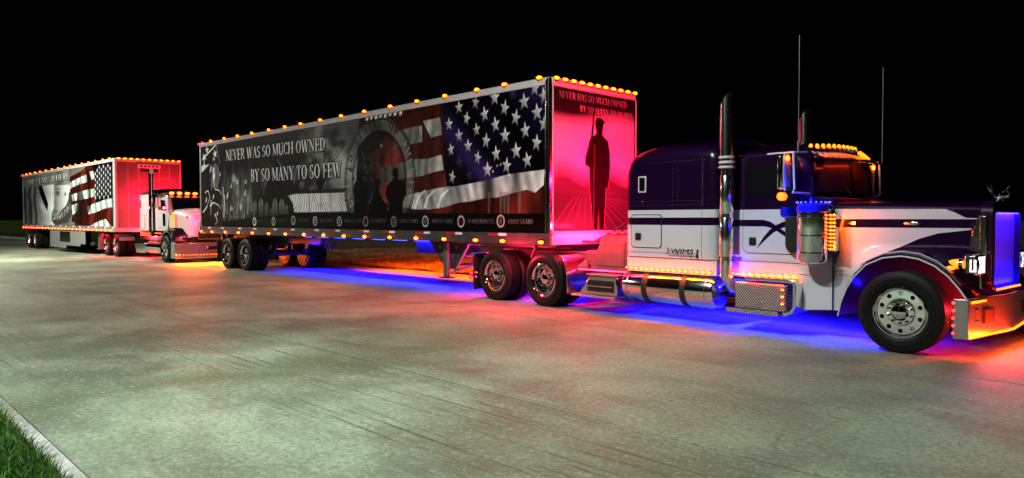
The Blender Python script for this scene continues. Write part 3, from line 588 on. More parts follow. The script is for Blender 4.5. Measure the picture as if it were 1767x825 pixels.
def mural_soldier():
    """print on the nose of the near trailer, coordinates across (y) and up (z)"""
    cv = Canvas(-1.19, 1.25, 1.36, 3.97, 300); cv.a[:] = (.75, .75, .75)
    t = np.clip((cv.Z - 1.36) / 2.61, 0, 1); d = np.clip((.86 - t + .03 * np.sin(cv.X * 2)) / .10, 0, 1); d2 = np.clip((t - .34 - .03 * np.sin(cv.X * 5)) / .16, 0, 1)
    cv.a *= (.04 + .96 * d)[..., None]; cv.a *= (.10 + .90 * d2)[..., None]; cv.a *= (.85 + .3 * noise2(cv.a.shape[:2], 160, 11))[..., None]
    cv.fill([(-1.19, 1.36), (-1.19, 2.05), (1.25, 2.02), (1.25, 1.36)], (.05, .05, .05), .55)
    for k in range(14): cv.fill(stroke([(-.6 + .1 * k, 2.0), (-1.3 + .33 * k, 1.36)], .012, .02), (.25, .25, .25), .4)
    sold = [(1.29, 3.452), (1.33, 3.50), (1.426, 3.515), (1.52, 3.48), (1.575, 3.432), (1.52, 3.385), (1.51, 3.30), (1.49, 3.20), (1.56, 3.14), (1.668, 3.082), (1.728, 2.855), (1.735, 2.622), (1.715, 2.40), (1.66, 2.166), (1.60, 2.2), (1.585, 1.924), (1.56, 1.60), (1.546, 1.385), (1.40, 1.385), (1.385, 1.8), (1.36, 1.385), (1.208, 1.385), (1.18, 1.8), (1.135, 2.097), (1.111, 2.55), (.993, 2.60), (.985, 2.72), (1.061, 2.903), (1.12, 3.08), (1.20, 3.14), (1.31, 3.19), (1.30, 3.30), (1.276, 3.38)]
    S = [(y - 1.3, z) for y, z in sold]
    cv.fill(stroke(S + [S[0]], .022), (.5, .3, .3), .5); cv.fill(S, (.012, .010, .010))
    cv.fill(stroke([(1.235 - 1.3, 3.66), (1.21 - 1.3, 3.3), (1.15 - 1.3, 2.95)], [.02, .06, .05]), (.018, .016, .016)); cv.fill(stroke([(1.25 - 1.3, 3.0), (1.24 - 1.3, 1.4)], .012), (.2, .15, .15), .8)
    write(cv, 'NEVER HAS SO MUCH OWNED', -1.04, .96, 3.775, .125, (.60, .60, .60), outline=False)
    write(cv, 'BY SO MANY TO SO FEW', -.46, 1.17, 3.575, .115, (.60, .60, .60), outline=False)
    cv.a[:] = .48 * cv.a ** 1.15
    return cv.image('soldier_print')

def print_mat(name, im, ax, x0, x1, z0, z1, coat=.12):
    m, N, L, b = new_mat(name); setp(b, rough=.42, spec=.04, coat=coat * .6, coatr=.06)
    t = N.new('ShaderNodeTexCoord'); s = N.new('ShaderNodeSeparateXYZ'); L.new(t.outputs['Object'], s.inputs[0])
    u = nmath(N, L, 'DIVIDE', nmath(N, L, 'SUBTRACT', s.outputs[ax], x0), x1 - x0); v = nmath(N, L, 'DIVIDE', nmath(N, L, 'SUBTRACT', s.outputs[2], z0), z1 - z0)
    cb = N.new('ShaderNodeCombineXYZ'); L.new(u, cb.inputs[0]); L.new(v, cb.inputs[1])
    ti = N.new('ShaderNodeTexImage'); ti.image = im; ti.extension = 'EXTEND'; ti.interpolation = 'Cubic'; L.new(cb.outputs[0], ti.inputs[0])
    L.new(ti.outputs[0], b.inputs['Base Color']); nbump(N, L, b, nnoise(N, L, 1.6, detail=3), .12, .03)
im1 = mural_eagle(); im2 = mural_portrait(); im3 = mural_soldier()
print_mat('flag_wrap', im1, 0, -16.03, -.13, 1.33, 3.98)
print_mat('portrait_wrap', im2, 0, -16.1, -.35, 1.27, 3.86)
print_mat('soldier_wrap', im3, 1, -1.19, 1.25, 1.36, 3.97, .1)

# ------------------------------------------------------------------ the ground: concrete road in slabs, kerb, grass
YAW1 = R(-46.06); YAW2 = R(-48.2); YAW3 = R(-45.38)
RO = Vector((.664, 13.027, 0))                       # point on the road below the near trailer's front right corner
def W1(x, y, z=0): return RO + Vector((math.cos(YAW1) * x - math.sin(YAW1) * y, math.sin(YAW1) * x + math.cos(YAW1) * y, z))
def struct(name, parent_loc=None):
    o = bpy.data.objects.new(name, None); COL.objects.link(o); o.location = RO; o.rotation_euler = (0, 0, YAW1); o['kind'] = 'structure'; return o
def placed(o): o.location = RO; o.rotation_euler = (0, 0, YAW1); return o
g = MB(); g.add([(-900, -900, -.10), (900, -900, -.10), (900, 900, -.10), (-900, 900, -.10)], [(0, 1, 2, 3)])
gr = placed(g.build('ground', 'green_turf')); gr['kind'] = 'structure'
road = struct('road')
MB().box(-120, 16, -8.30, 3.86, -.16, -.022).build('road_bed', 'joint_dirt', road)
ys = [-8.32, -5.06, -1.19, 3.88]; xs = [2.0 + 6.2 * k for k in range(-10, 3)]
for i in range(3):
    for k in range(len(xs) - 1):
        x0, x1, y0, y1 = xs[k] + .005, xs[k + 1] - .005, ys[i] + .012, ys[i + 1] - .012
        h = .0008 * ((i * 7 + k * 5) % 3 - 1)
        MB().box(x0, x1, y0, y1, -.12, h).build('slab', 'concrete', road, bevel=.003, seg=1)
o = MB().box(-120, xs[0] - .01, -8.32, 3.88, -.12, 0).build('far_paving', 'concrete', road)
kerb = struct('kerb')
for k in range(-9, 6):
    x0 = 1.0 + 3.0 * k; MB().box(x0 + .004, x0 + 2.996, -8.46, -8.328, -.1, .025).build('kerb_stone', 'kerb_concrete', kerb, bevel=.010)
kf = struct('far_kerb')
for k in range(16):
    a = (-40.5 - 3.0 * k); yk = 3.95 - .035 * (-40 - a) * 0
    MB().prism([(a, 3.0 - .035 * (-a - 38)), (a - 2.99, 3.0 - .035 * (-a + 2.99 - 38)), (a - 2.99, 3.22 - .035 * (-a + 2.99 - 38)), (a, 3.22 - .035 * (-a - 38))], -.1, .13, 'xy').build('kerb_stone', 'kerb_concrete', kf, bevel=.02)
# street lamps on the near verge, to the left of the camera
def street_lamp(x, label, e, col):
    t = thing('street_lamp', label, 'street lamp', W1(x, -9.25, 0), YAW1, 'street lamps on the near verge')
    MB().lathe([(.16, 0), (.16, .03), (.11, .05), (.10, .4), (.055, 7.3), (.0001, 7.32)], (0, 0, 0), 'z', 20).build('pole', 'aluminium', t)
    MB().tube([(0, 0, 7.1), (0, .4, 7.45), (0, 1.1, 7.6), (0, 1.5, 7.62)], .035, 8).build('arm', 'aluminium', t)
    hd_ = MB().loft([[(-.14, 1.4, 7.60), (.14, 1.4, 7.60), (.10, 1.4, 7.70), (-.10, 1.4, 7.70)], [(-.17, 2.1, 7.58), (.17, 2.1, 7.58), (.10, 2.1, 7.68), (-.10, 2.1, 7.68)]]).build('lamp_head', 'aluminium', t, bevel=.02)
    MB().box(-.12, .12, 1.5, 2.0, 7.572, 7.585).build('lens', 'lamp_lens', hd_)
    d = bpy.data.lights.new('street_light', 'SPOT'); d.energy = e; d.color = col; d.spot_size = R(168); d.spot_blend = .5; d.shadow_soft_size = .14
    o = bpy.data.objects.new('street_light', d); COL.objects.link(o); o.parent = hd_; o.location = (0, 1.75, 7.54)
street_lamp(2.6, 'street lamp on the near verge beside the camera', 3700, (.86, 1.0, .90))
street_lamp(-25.0, 'street lamp on the near verge far down the road', 12500, (1.0, .97, .82))
# bank of rough dry grass on the far side of the road
def height(x, y): return .04 + .10 * min(1, max(0, (y - 4.2) / 3)) + .05 * math.sin(x * .9) * math.sin(y * .8 + 1) * min(1, max(0, y - 4)) + .03 * math.sin(x * 3.1 + y)
v, f = [], []; nx, ny = 150, 60
for j in range(ny):
    for i in range(nx):
        x = -45 + 62 * i / (nx - 1); t = j / (ny - 1); y = 3.82 + .25 * math.sin(x * 1.3) * math.sin(x * .47 + 1) * (1 if j == 0 else 0) + 26 * t ** 1.7
        v.append((x, y, max(.006, height(x, y) + .03 * (rng.random() - .5))))
for j in range(ny - 1):
    for i in range(nx - 1): a = j * nx + i; f.append((a, a + 1, a + nx + 1, a + nx))
b_ = MB(); b_.add(v, f); bank = placed(b_.build('grass_bank', 'dry_turf', ang=80)); bank['kind'] = 'structure'
# near verge and far verge ground
MB2 = MB().box(-30, 16, -30, -8.465, -.1, .02); vg = placed(MB2.build('verge', 'green_turf')); vg['kind'] = 'structure'
MB3 = MB(); MB3.add([(-40, 3.24, .05), (-120, .1, .05), (-120, 60, .6), (-40, 60, .6)], [(0, 1, 2, 3)]); vf = placed(MB3.build('far_verge', 'green_turf')); vf['kind'] = 'structure'
def blades(name, mat, n, fx, fy, z0, hmin, hmax, wid, lean, label):
    X = fx(n); Y = fy(n); Zb = np.array([z0(x, y) for x, y in zip(X, Y)]) if callable(z0) else np.full(n, z0)
    H = hmin + (hmax - hmin) * rng.random(n); A = rng.random(n) * 2 * PI; B = rng.random(n) * 2 * PI; Ln = lean * H * rng.random(n)
    dx, dy = np.cos(A) * wid * .5, np.sin(A) * wid * .5; lx, ly = np.cos(B) * Ln, np.sin(B) * Ln
    V = np.empty((n, 5, 3)); V[:, 0] = np.c_[X - dx, Y - dy, Zb]; V[:, 1] = np.c_[X + dx, Y + dy, Zb]
    V[:, 2] = np.c_[X + dx * .7 + lx * .4, Y + dy * .7 + ly * .4, Zb + H * .6]; V[:, 3] = np.c_[X - dx * .7 + lx * .4, Y - dy * .7 + ly * .4, Zb + H * .6]; V[:, 4] = np.c_[X + lx, Y + ly, Zb + H]
    me = bpy.data.meshes.new(name); base = np.arange(n)[:, None] * 5
    F = [tuple(r) for r in (base + np.array([[0, 1, 2, 3]])).tolist()] + [tuple(r) for r in (base + np.array([[3, 2, 4]])).tolist()]
    me.from_pydata(V.reshape(-1, 3).tolist(), [], F); me.materials.append(MATS[mat]); me.update()
    o = bpy.data.objects.new(name, me); COL.objects.link(o); placed(o); o['kind'] = 'stuff'; o['label'] = label; o['category'] = 'grass'; return o
blades('verge_grass', 'blade_green', 60000, lambda n: -1.5 + 6.5 * rng.random(n), lambda n: -8.475 - 1.9 * rng.random(n) ** 1.2, .015, .05, .15, .007, 1.1, 'short green lawn grass spilling over the kerb at the near corner')
blades('verge_straw', 'blade_dry', 9000, lambda n: -1.5 + 6.5 * rng.random(n), lambda n: -8.46 - 1.9 * rng.random(n) ** 1.6, .015, .04, .12, .006, 1.4, 'straw coloured dead blades scattered through the near lawn edge')
blades('bank_grass', 'blade_dry', 60000, lambda n: -20 + 22 * rng.random(n), lambda n: 3.85 + 9 * rng.random(n) ** 1.8, lambda x, y: max(0, height(x, y) - .02), .03, .15, .012, 1.2, 'rough dry grass on the bank beyond the road, lit orange behind the trailer')
blades('far_grass', 'blade_green', 16000, lambda n: -42 - 45 * rng.random(n), lambda n: 3.2 + 12 * rng.random(n) ** 1.5, .05, .05, .14, .03, .9, 'mown green grass beyond the far end of the road')

# ------------------------------------------------------------------ wheels
def tyre_mb(r, wd, rim=.29):
    h = wd / 2; P = [(rim, -h * .78), (rim + .025, -h * .95), (rim + .08, -h * 1.02), (r - .10, -h * 1.03), (r - .035, -h * .96), (r - .010, -h * .86), (r, -h * .80)]
    for k in range(4):     # four grooves round the tread
        t = -h * .55 + k * h * 1.1 / 3; P += [(r, t - .010), (r - .014, t - .008), (r - .014, t + .008), (r, t + .010)]
    P += [(r, h * .80), (r - .010, h * .86), (r - .035, h * .96), (r - .10, h * 1.03), (rim + .08, h * 1.02), (rim + .025, h * .95), (rim, h * .78), (rim - .03, h * .5), (rim - .03, -h * .5)]
    m_ = MB(); m_.ring(P, (0, 0, 0), 'y', 56)
    for rr in (r - .105, rim + .055, rim + .10):    # raised moulding rings on the outer wall
        m_.ring([(rr, -h * 1.02), (rr + .004, -h * 1.055), (rr + .008, -h * 1.02)], (0, 0, 0), 'y', 48)
    return m_
def holed_disc(m_, ri, ro, y, n, rc, rh, dep=.015, seg=8):
    """a disc with n round holes, front face and hole walls"""
    for k in range(n):
        a0, a1 = 2 * PI * k / n, 2 * PI * (k + 1) / n; am = (a0 + a1) / 2
        cx, cz = rc * math.cos(am), rc * math.sin(am); out, inn, inn2 = [], [], []
        per = []
        for t in range(5): a = a0 + (a1 - a0) * t / 4; per.append((ro * math.cos(a), ro * math.sin(a)))
        per.append(((ri + ro) / 2 * math.cos(a1), (ri + ro) / 2 * math.sin(a1)))
        for t in range(5): a = a1 - (a1 - a0) * t / 4; per.append((ri * math.cos(a), ri * math.sin(a)))
        per.append(((ri + ro) / 2 * math.cos(a0), (ri + ro) / 2 * math.sin(a0)))
        N_ = len(per); v = [(p[0], y, p[1]) for p in per]
        for p in per:
            d = Vector((p[0] - cx, p[1] - cz)).normalized() * rh; v.append((cx + d.x, y, cz + d.y))
        v += [(q[0], y + dep, q[2]) for q in v[N_:2 * N_]]
        f = [(i, (i + 1) % N_, (i + 1) % N_ + N_, i + N_) for i in range(N_)] + [(i + N_, (i + 1) % N_ + N_, (i + 1) % N_ + 2 * N_, i + 2 * N_) for i in range(N_)]
        m_.add(v, f)
def rim_front(R_=.292):      # convex steer rim, face towards -y
    m_ = MB(); m_.ring([(R_ + .012, -.115), (R_ + .014, -.128), (R_, -.132), (R_ - .012, -.120), (R_ - .030, -.09), (R_ - .03, .02), (R_ - .01, .02)], (0, 0, 0), 'y', 48)
    holed_disc(m_, .165, R_ - .028, -.095, 10, .222, .027)
    m_.ring([(.165, -.095), (.160, -.110), (.150, -.118), (.10, -.120), (.10, -.08), (.165, -.08)], (0, 0, 0), 'y', 40)
    m_.ring([(.285, .0), (.0001, .0), (.0001, .03), (.285, .03)], (0, 0, 0), 'y', 24); return m_
def rim_deep(R_=.292):       # dished drive or trailer rim
    m_ = MB(); m_.ring([(R_ + .012, -.112), (R_ + .014, -.128), (R_, -.134), (R_ - .014, -.122), (R_ - .030, -.08), (R_ - .035, .03), (R_ - .05, .055), (R_ - .05, .07), (R_ - .01, .06)], (0, 0, 0), 'y', 48)
    holed_disc(m_, .145, R_ - .048, .062, 10, .200, .024)
    m_.ring([(.15, .062), (.145, .02), (.12, -.01), (.10, -.01), (.10, .09), (.15, .09)], (0, 0, 0), 'y', 36)
    m_.ring([(.28, .10), (.0001, .10), (.0001, .12), (.28, .12)], (0, 0, 0), 'y', 24); return m_
def cap_mb(y0, y1, r): return MB().lathe([(r, y0), (r, (y0 + y1) / 2), (r * .93, y1 + .012), (r * .6, y1 + .003), (.0001, y1)], (0, 0, 0), 'y', 28)
def nuts_mb(n, rc, y, r=.017):
    m_ = MB()
    for k in range(n):
        a = 2 * PI * (k + .5) / n; m_.lathe([(r, .01), (r, -.03), (r * .8, -.048), (.0001, -.054)], (rc * math.cos(a), y, rc * math.sin(a)), 'y', 8)
    return m_
TY = tyre_mb(.485, .285).data('steer_tyre', 'rubber'); TD = tyre_mb(.485, .270).data('drive_tyre', 'rubber')
RF = rim_front().data('front_rim', 'wheel_chrome'); RD = rim_deep().data('deep_rim', 'wheel_chrome')
CF = cap_mb(-.115, -.165, .082).data('steer_cap', 'wheel_chrome'); CDm = cap_mb(.0, -.105, .088).data('drive_cap', 'wheel_chrome')
NF = nuts_mb(10, .130, -.112, .015).data('steer_nuts', 'wheel_chrome'); ND = nuts_mb(10, .172, .055).data('drive_nuts', 'wheel_chrome')
def wheel(parent, x, y, z, kind='drive', side=-1, scale=1.0, full=True):
    """tyre with its rim, hub cap and nuts; side -1 faces -y"""
    t = link('wheel', TY if kind == 'steer' else TD, parent, loc=(x, y, z)); t.scale = (scale, scale, scale)
    if side > 0: t.rotation_euler = (0, 0, PI)
    if full:
        link('rim', RF if kind == 'steer' else RD, t); link('hub_cap', CF if kind == 'steer' else CDm, t); link('lug_nuts', NF if kind == 'steer' else ND, t)['kind'] = 'stuff'
    t.rotation_euler[1] = rng.random() * .6 * 0
    return t

# ------------------------------------------------------------------ lamps on the bodywork
def marker_mesh(name, mat, base='chrome', sx=.05, sy=.02, sz=.022):
    m_ = MB(); m_.sl(0).ball((0, -.012, 0), 1, 10, 6, (sx * .9, sy, sz)); m_.sl(1).lathe([(sx * 1.15, 0), (sx * 1.15, -.008), (sx, -.011)], (0, 0, 0), 'y', 14)
    q = [(a, b_, c * sz / sx * 1.15 if True else c) for a, b_, c in m_.v]; m_.v = q
    return m_.data(name, [mat, base])
MK_SIDE = marker_mesh('side_marker', 'amber_led', 'chrome', .072, .040, .042)
MK_RED = marker_mesh('red_marker', 'red_led', 'chrome', .05, .028, .034)
MK_ROW = marker_mesh('row_marker', 'amber_row', 'chrome', .024, .014, .015)
MK_RROW = marker_mesh('red_row_marker', 'red_led', 'chrome', .018, .012, .014)
MK_BLUE = marker_mesh('blue_marker', 'blue_led', 'chrome', .010, .008, .008)
def mark(parent, me, x, y, z, rz=0, name='marker_light', rx=0):
    o = link(name, me, parent, loc=(x, y, z)); o.rotation_euler = (rx, 0, rz); return o

# ------------------------------------------------------------------ semi trailer
def trailer(name, label, loc, yaw, L_, H, B, wrap, nose, tops, bots, nose_n, axles, art):
    t = thing(name, label, 'trailer', loc, yaw, 'semi trailers')
    hw = 1.3; RB = B + .02
    MB().box(-L_ + .02, -.03, -hw + .03, hw - .03, B + .06, H - .04).build('body', 'rail_alu', t)
    MB().box(-L_ + .02, -.02, -hw + .01, hw - .01, H - .035, H).build('roof', 'rail_alu', t, bevel=.01)
    a0, a1, z0, z1 = art
    MB().box(a0, a1, -hw + .008, -hw + .028, z0, z1).build('side_panel', wrap, t)
    MB().box(a0, a1, hw - .028, hw - .008, z0, z1).build('side_panel', 'white_metal', t)
    for s in (-1, 1):
        MB().prism([(s * (hw - .03), H - .125), (s * (hw + .002), H - .125), (s * (hw + .012), H - .02), (s * (hw - .04), H + .012), (s * (hw - .09), H + .012), (s * (hw - .09), H - .02)], -L_ + .01, -.05, 'yz').build('top_rail', 'white_metal' if s < 0 else 'rail_alu', t, bevel=.006)
        MB().box(-L_ + .03, -.02, s * hw - .012, s * hw + .012, B, z0 - .006).build('bottom_rail', 'dark_metal' if nose == 'soldier_wrap' else 'rail_alu', t, bevel=.008)
        p = rrect(-.13, .0, -.07, .06, .055, 6)
        MB().prism([(a, s * hw - s * .06 + b_) for a, b_ in p], B, H - .015, 'xy').build('corner_post', 'chrome' if nose == 'soldier_wrap' else 'white_metal', t)
        MB().box(-L_, -L_ + .09, s * (hw - .05) - .05, s * (hw - .05) + .055, B - .02, H).build('rear_post', 'rail_alu', t, bevel=.012)
    MB().box(-L_ + .0, -L_ + .02, -hw + .1, hw - .1, B, H - .05).build('rear_door', 'white_metal', t)
    MB().box(-.031, -.012, -hw + .07, hw - .07, B + .02, H - .02).build('front_wall', 'white_metal', t)
    MB().box(-.03, .012, -hw + .075, hw - .075, H - .13, H + .01).build('top_rail', 'white_metal', t, bevel=.01)
    MB().box(-.03, .012, -hw + .075, hw - .075, B, B + .155).build('bottom_rail', 'white_metal', t, bevel=.01)
    if nose == 'soldier_wrap':
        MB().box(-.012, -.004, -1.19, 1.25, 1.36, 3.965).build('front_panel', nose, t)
        for (ya, yb, za, zb) in ((-1.205, -1.192, 1.34, 3.975), (1.251, 1.262, 1.34, 3.975), (-1.205, 1.262, 1.345, 1.358), (-1.205, 1.262, 3.967, 3.976)): MB().box(-.012, .004, ya, yb, za, zb).build('trim', 'white_metal', t)
        rv = MB()
        for k in range(56):
            z = B + .1 + k * .05
            rv.ball((-.075, -hw - .008, z), .008, 6, 4)
        r_ = rv.build('rivets', 'chrome', t); r_['kind'] = 'stuff'
    else:
        MB().box(-.012, .0, -1.20, 1.20, B + .17, H - .14).build('front_panel', 'nose_paint', t)
        for k in range(5): MB().box(.0, .006, -.8 + .4 * k - .006, -.8 + .4 * k + .006, B + .17, H - .14).build('seam_strip', 'white_metal', t)
    for x in tops:
        mark(t, MK_SIDE if x > tops[0] + .01 else MK_RED, x, -hw - .012, H + .004, rx=R(-25))
    mark(t, MK_RED, -L_ + .02, -hw - .012, H - .02)
    for k in range(nose_n):
        y = -hw + .16 + (2 * hw - .28) * k / (nose_n - 1); mark(t, MK_SIDE, .014, y, H - .005, R(90))
    for x in bots: mark(t, MK_SIDE, x, -hw - .013, B + .055); 
    for x in bots:
        if x > -11: mark(t, MK_SIDE, x, hw + .013, B + .055, PI)
    # red and white tape
    k = 0; x = -L_ + .4
    while x < -.6:
        MB().box(x, x + .30, -hw - .0155, -hw - .0125, z0 - .065, z0 - .018).build('reflector_tape', 'tape_red', t); MB().box(x + .302, x + .52, -hw - .0155, -hw - .0125, z0 - .065, z0 - .018).build('reflector_tape', 'tape_white', t)
        x += 1.05 + .25 * (k % 2); k += 1
    # belly
    for k in range(18): MB().box(-L_ + .5 + k * .86, -L_ + .56 + k * .86, -hw + .1, hw - .1, B - .02, B + .08).build('crossmember', 'dark_metal', t)
    ax0 = (axles[0] + axles[1]) / 2
    for s in (-1, 1): MB().box(ax0 - 1.7, ax0 + 2.1, s * .55 - .05, s * .55 + .05, .78, B - .02).build('slider_rail', 'dark_metal', t, bevel=.01)
    for ax in axles:
        MB().cyl((ax, 0, .485), .07, 2.1).cyl((ax, .93, .485), .262, .06, n=28).cyl((ax, -.93, .485), .262, .06, n=28).cyl((ax, .672, .485), .31, .02, n=28).cyl((ax, -.672, .485), .31, .02, n=28).build('axle', 'dark_metal', t)
        for s in (-1, 1):
            wheel(t, ax, s * (hw - .155), .485, 'drive', s); wheel(t, ax, s * (hw - .485), .485, 'drive', s, full=False)
            MB().box(ax - .45, ax + .45, s * .55 - .05, s * .55 + .05, .5, .6).prism([(ax + .3, .5), (ax + .5, .5), (ax + .7, .8), (ax + .5, .8)], s * .55 - .04, s * .55 + .04).cyl((ax - .25, s * .55, .68), .12, .18, 'z', 14).build('suspension', 'dark_metal', t)
    for s in (-1, 1): MB().box(axles[0] - .72, axles[0] - .70, s * .98 - .31, s * .98 + .31, .18, .82).build('mud_flap', 'gasket', t); MB().box(axles[0] - .75, axles[0] - .69, s * .98 - .33, s * .98 + .33, .82, .88).build('mud_flap_hanger', 'dark_metal', t)
    MB().box(-L_ + .02, -L_ + .12, -1.1, 1.1, .55, .65).box(-L_ + .02, -L_ + .1, -.6, -.5, .6, B).box(-L_ + .02, -L_ + .1, .5, .6, .6, B).build('rear_bumper', 'dark_metal', t)
    return t
T1L = W1(0, 1.3)
tr1 = trailer('semi_trailer', 'near trailer with dark flag wrap and a soldier print on its red lit nose', T1L, YAW1, 16.12, 4.11, 1.11, 'flag_wrap', 'soldier_wrap',
              [-15.82, -15.09, -14.03, -13.04, -12.03, -10.93, -9.95, -9.06, -8.02, -7.0, -5.96, -4.89, -3.89, -2.93, -1.93, -1.14, -.23],
              [-15.95, -15.08, -14.02, -13.03, -12.05, -10.99, -9.97, -8.92, -7.89, -6.9, -5.97, -4.93, -3.93, -2.96, -1.97, -1.19, -.18], 11, (-14.05, -12.75), (-16.03, -.13, 1.33, 3.98))
for s, e in ((-1, 110), (1, 2400)):   # what the lower marker rows throw on the road and the bank
    lamp('amber_lamp', 'AREA', tr1, (-5.6, s * 1.33, 1.17), e, (1.0, .085, .003), (R(-60 * -s), 0, 0), 9.0, 150, .02)
# landing gear of the near trailer
for s in (-1, 1):
    leg = MB().prism([(-3.90, 1.10), (-2.62, 1.10), (-3.02, .52), (-3.33, .52)], s * .98 - .015, s * .98 + .015).build('leg', 'dark_metal', tr1, bevel=.004)
    MB().box(-3.30, -3.16, s * .98 - .10, s * .98 - .02, .36, 1.08).build('leg_tube', 'frame_paint', leg, bevel=.01)
    MB().box(-3.38, -3.06, s * .98 - .17, s * .98 + .03, .325, .355).build('foot', 'dark_metal', leg, bevel=.005)
    for cx, cz, r_ in ((-3.42, .82, .05), (-3.08, .80, .05), (-3.5, .98, .02), (-2.95, .98, .02)): MB().cyl((cx, s * .98 - .022, cz), r_, .012, n=14).build('bolt', 'frame_paint' if r_ > .03 else 'chrome', leg)
for p, q in (((-3.02, -.98, .50), (-2.55, -.98, 1.08)), ((-3.0, -.95, .80), (-1.85, -.4, .86)), ((-3.1, -.95, .48), (-1.8, -.4, .84)), ((-2.6, -1.02, 1.07), (-.6, -1.02, 1.07)), ((-3.2, -.98, .6), (-3.2, .98, .6)), ((-.62, -1.0, 1.07), (-.72, -1.0, .86))):
    MB().tube([p, q], .028, 6).build('brace', 'frame_paint', tr1)
MB().box(-2.2, -.1, -1.0, 1.0, 1.05, 1.10).build('coupler_plate', 'dark_metal', tr1)
MB().box(-6.1, -4.6, .3, 1.1, .72, 1.05).build('tyre_carrier', 'dark_metal', tr1, bevel=.02)
for k in range(3): MB().tube([(-10.4 + .3 * k, .2, 1.0), (-9.9, -.35 + .2 * k, .80 - .05 * k), (-9.3, -.5, 1.02)], .025, 6).build('air_hose', 'gasket', tr1)
lamp('red_lamp', 'POINT', tr1, (-2.2, -.75, 1.0), 26, (1.0, .004, .02), rad=.04)
# blue lamp strips under the near trailer
for x0, ln in ((-7.4, 9.0),):
    st_ = MB().box(x0 - ln / 2, x0 + ln / 2, .28, .32, 1.02, 1.045).build('blue_light_strip', 'blue_led', tr1)
    lamp('underglow_lamp', 'AREA', st_, (x0, .30, 1.01), 1400, (.004, .002, 1.0), (0, 0, 0), ln, 128, .05)

tr2 = trailer('semi_trailer', 'far trailer at the left end with grey portrait and flag wrap and plain pink front', Vector((-15.779, 29.05, 0)) + Vector((math.cos(YAW3 + PI / 2), math.sin(YAW3 + PI / 2), 0)) * 1.28, YAW3, 16.2, 4.0, 1.06, 'portrait_wrap', 'plain',
              [-15.9, -15.1, -14.2, -13.1, -12.0, -10.8, -9.6, -8.4, -7.3, -6.3, -5.4, -4.4, -3.4, -2.4, -1.4, -.5],
              [-16.0 + .62 * k for k in range(26)], 11, (-14.9, -13.6), (-16.1, -.35, 1.27, 3.86))
for a, b_, z0, z1 in ((-10.5, -7.6, .20, 1.05), (-7.58, -5.2, .34, 1.05), (-5.18, -4.4, .45, 1.05)): MB().box(a, b_, -1.26, -1.22, z0, z1).build('side_skirt', 'grey_panel', tr2, bevel=.01)
MB().box(-8.55, -6.75, -1.275, -1.262, .50, .98).build('skirt_badge', 'chrome', tr2)
for k in range(4): MB().prism([(-8.3 + .42 * k, .58), (-8.1 + .42 * k, .92), (-7.95 + .42 * k, .90), (-8.2 + .42 * k, .58)], -1.283, -1.276).build('badge_mark', 'plate_black', tr2)
pl = MB().box(.0, .10, -.45, .42, 3.64, 3.80).build('name_plate', 'tape_white', tr2, bevel=.01); MB().box(.0, .05, -.32, .32, 3.50, 3.63).build('name_plate', 'plate_black', tr2)
for k in range(5): MB().box(.101, .105, -.36 + .15 * k, -.28 + .15 * k, 3.685, 3.755).build('plate_mark', 'gasket', pl)
for s in (-1, 1): MB().box(-3.3, -3.1, s * .95 - .08, s * .95 + .08, .3, 1.06).box(-3.4, -3.0, s * .95 - .12, s * .95 + .12, .27, .3).build('leg', 'frame_paint', tr2)
# red running strips under the nose of the far trailer
lamp('red_lamp', 'AREA', tr2, (-2.2, -.9, .95), 90, (1.0, .01, .03), (0, 0, 0), 3.0, 150, .05)

# ------------------------------------------------------------------ the dark tractor
TF = Vector((1.0747, 14.401, 0))
k1 = thing('semi_tractor', 'long nosed purple and white sleeper truck with chrome stacks and amber lights', 'truck', TF, YAW2, 'semi tractors')
for s in (-1, 1): MB().box(-1.35, 7.0, s * .43 - .045, s * .43 + .045, .74, .98).build('frame_rail', 'frame_paint', k1, bevel=.008)
for x in (-1.3, 1.1, 2.2, 4.0, 6.95): MB().box(x - .05, x + .05, -.40, .40, .76, .95).build('crossmember', 'frame_paint', k1)
MB().box(-.65, .55, -.46, .46, 1.0, 1.05).box(-.35, .35, -.3, .3, .96, 1.0).build('coupling_plate', 'dark_metal', k1, bevel=.01)
for x in (-.78, .58):
    MB().cyl((x, 0, .485), .08, 1.9).build('axle', 'dark_metal', k1); MB().ball((x, 0, .5), .26, 14, 8).build('differential', 'dark_metal', k1)
    for s in (-1, 1):
        wheel(k1, x, s * 1.075, .485, 'drive', s); wheel(k1, x, s * .745, .485, 'drive', s, full=False)
for s in (-1, 1): wheel(k1, 6.68, s * 1.17, .485, 'steer', s)
MB().cyl((6.68, 0, .42), .07, 2.0).build('axle', 'dark_metal', k1)
for s in (-1, 1):
    q = [(.98, .93), (1.06, .90), (1.13, .78), (1.17, .60), (1.185, .40), (1.19, .28)]
    P = stroke(q, .022); MB().prism(P, s * .92 - .29, s * .92 + .29).build('quarter_fender', 'chrome', k1, bevel=.004)
    MB().box(-1.42, -1.40, s * .92 - .30, s * .92 + .30, .20, .84).build('mud_flap', 'gasket', k1)
    MB().box(-1.425, -1.395, s * .92 - .31, s * .92 + .31, .17, .20).build('flap_weight', 'chrome', k1)
    MB().box(-1.46, -1.36, s * .80 - .44, s * .80 + .44, .84, .90).build('mud_flap_hanger', 'chrome', k1, bevel=.01)
for y, z in ((-1.26, .50), (-1.26, .42)):
    for d in (0, .10): mark(k1, MK_RED, -1.43 + d * 0, y + d, z, R(-90), 'tail_light')
for z in (.52, .43): mark(k1, MK_RROW, -1.3, -1.232, z, 0, 'tail_light')
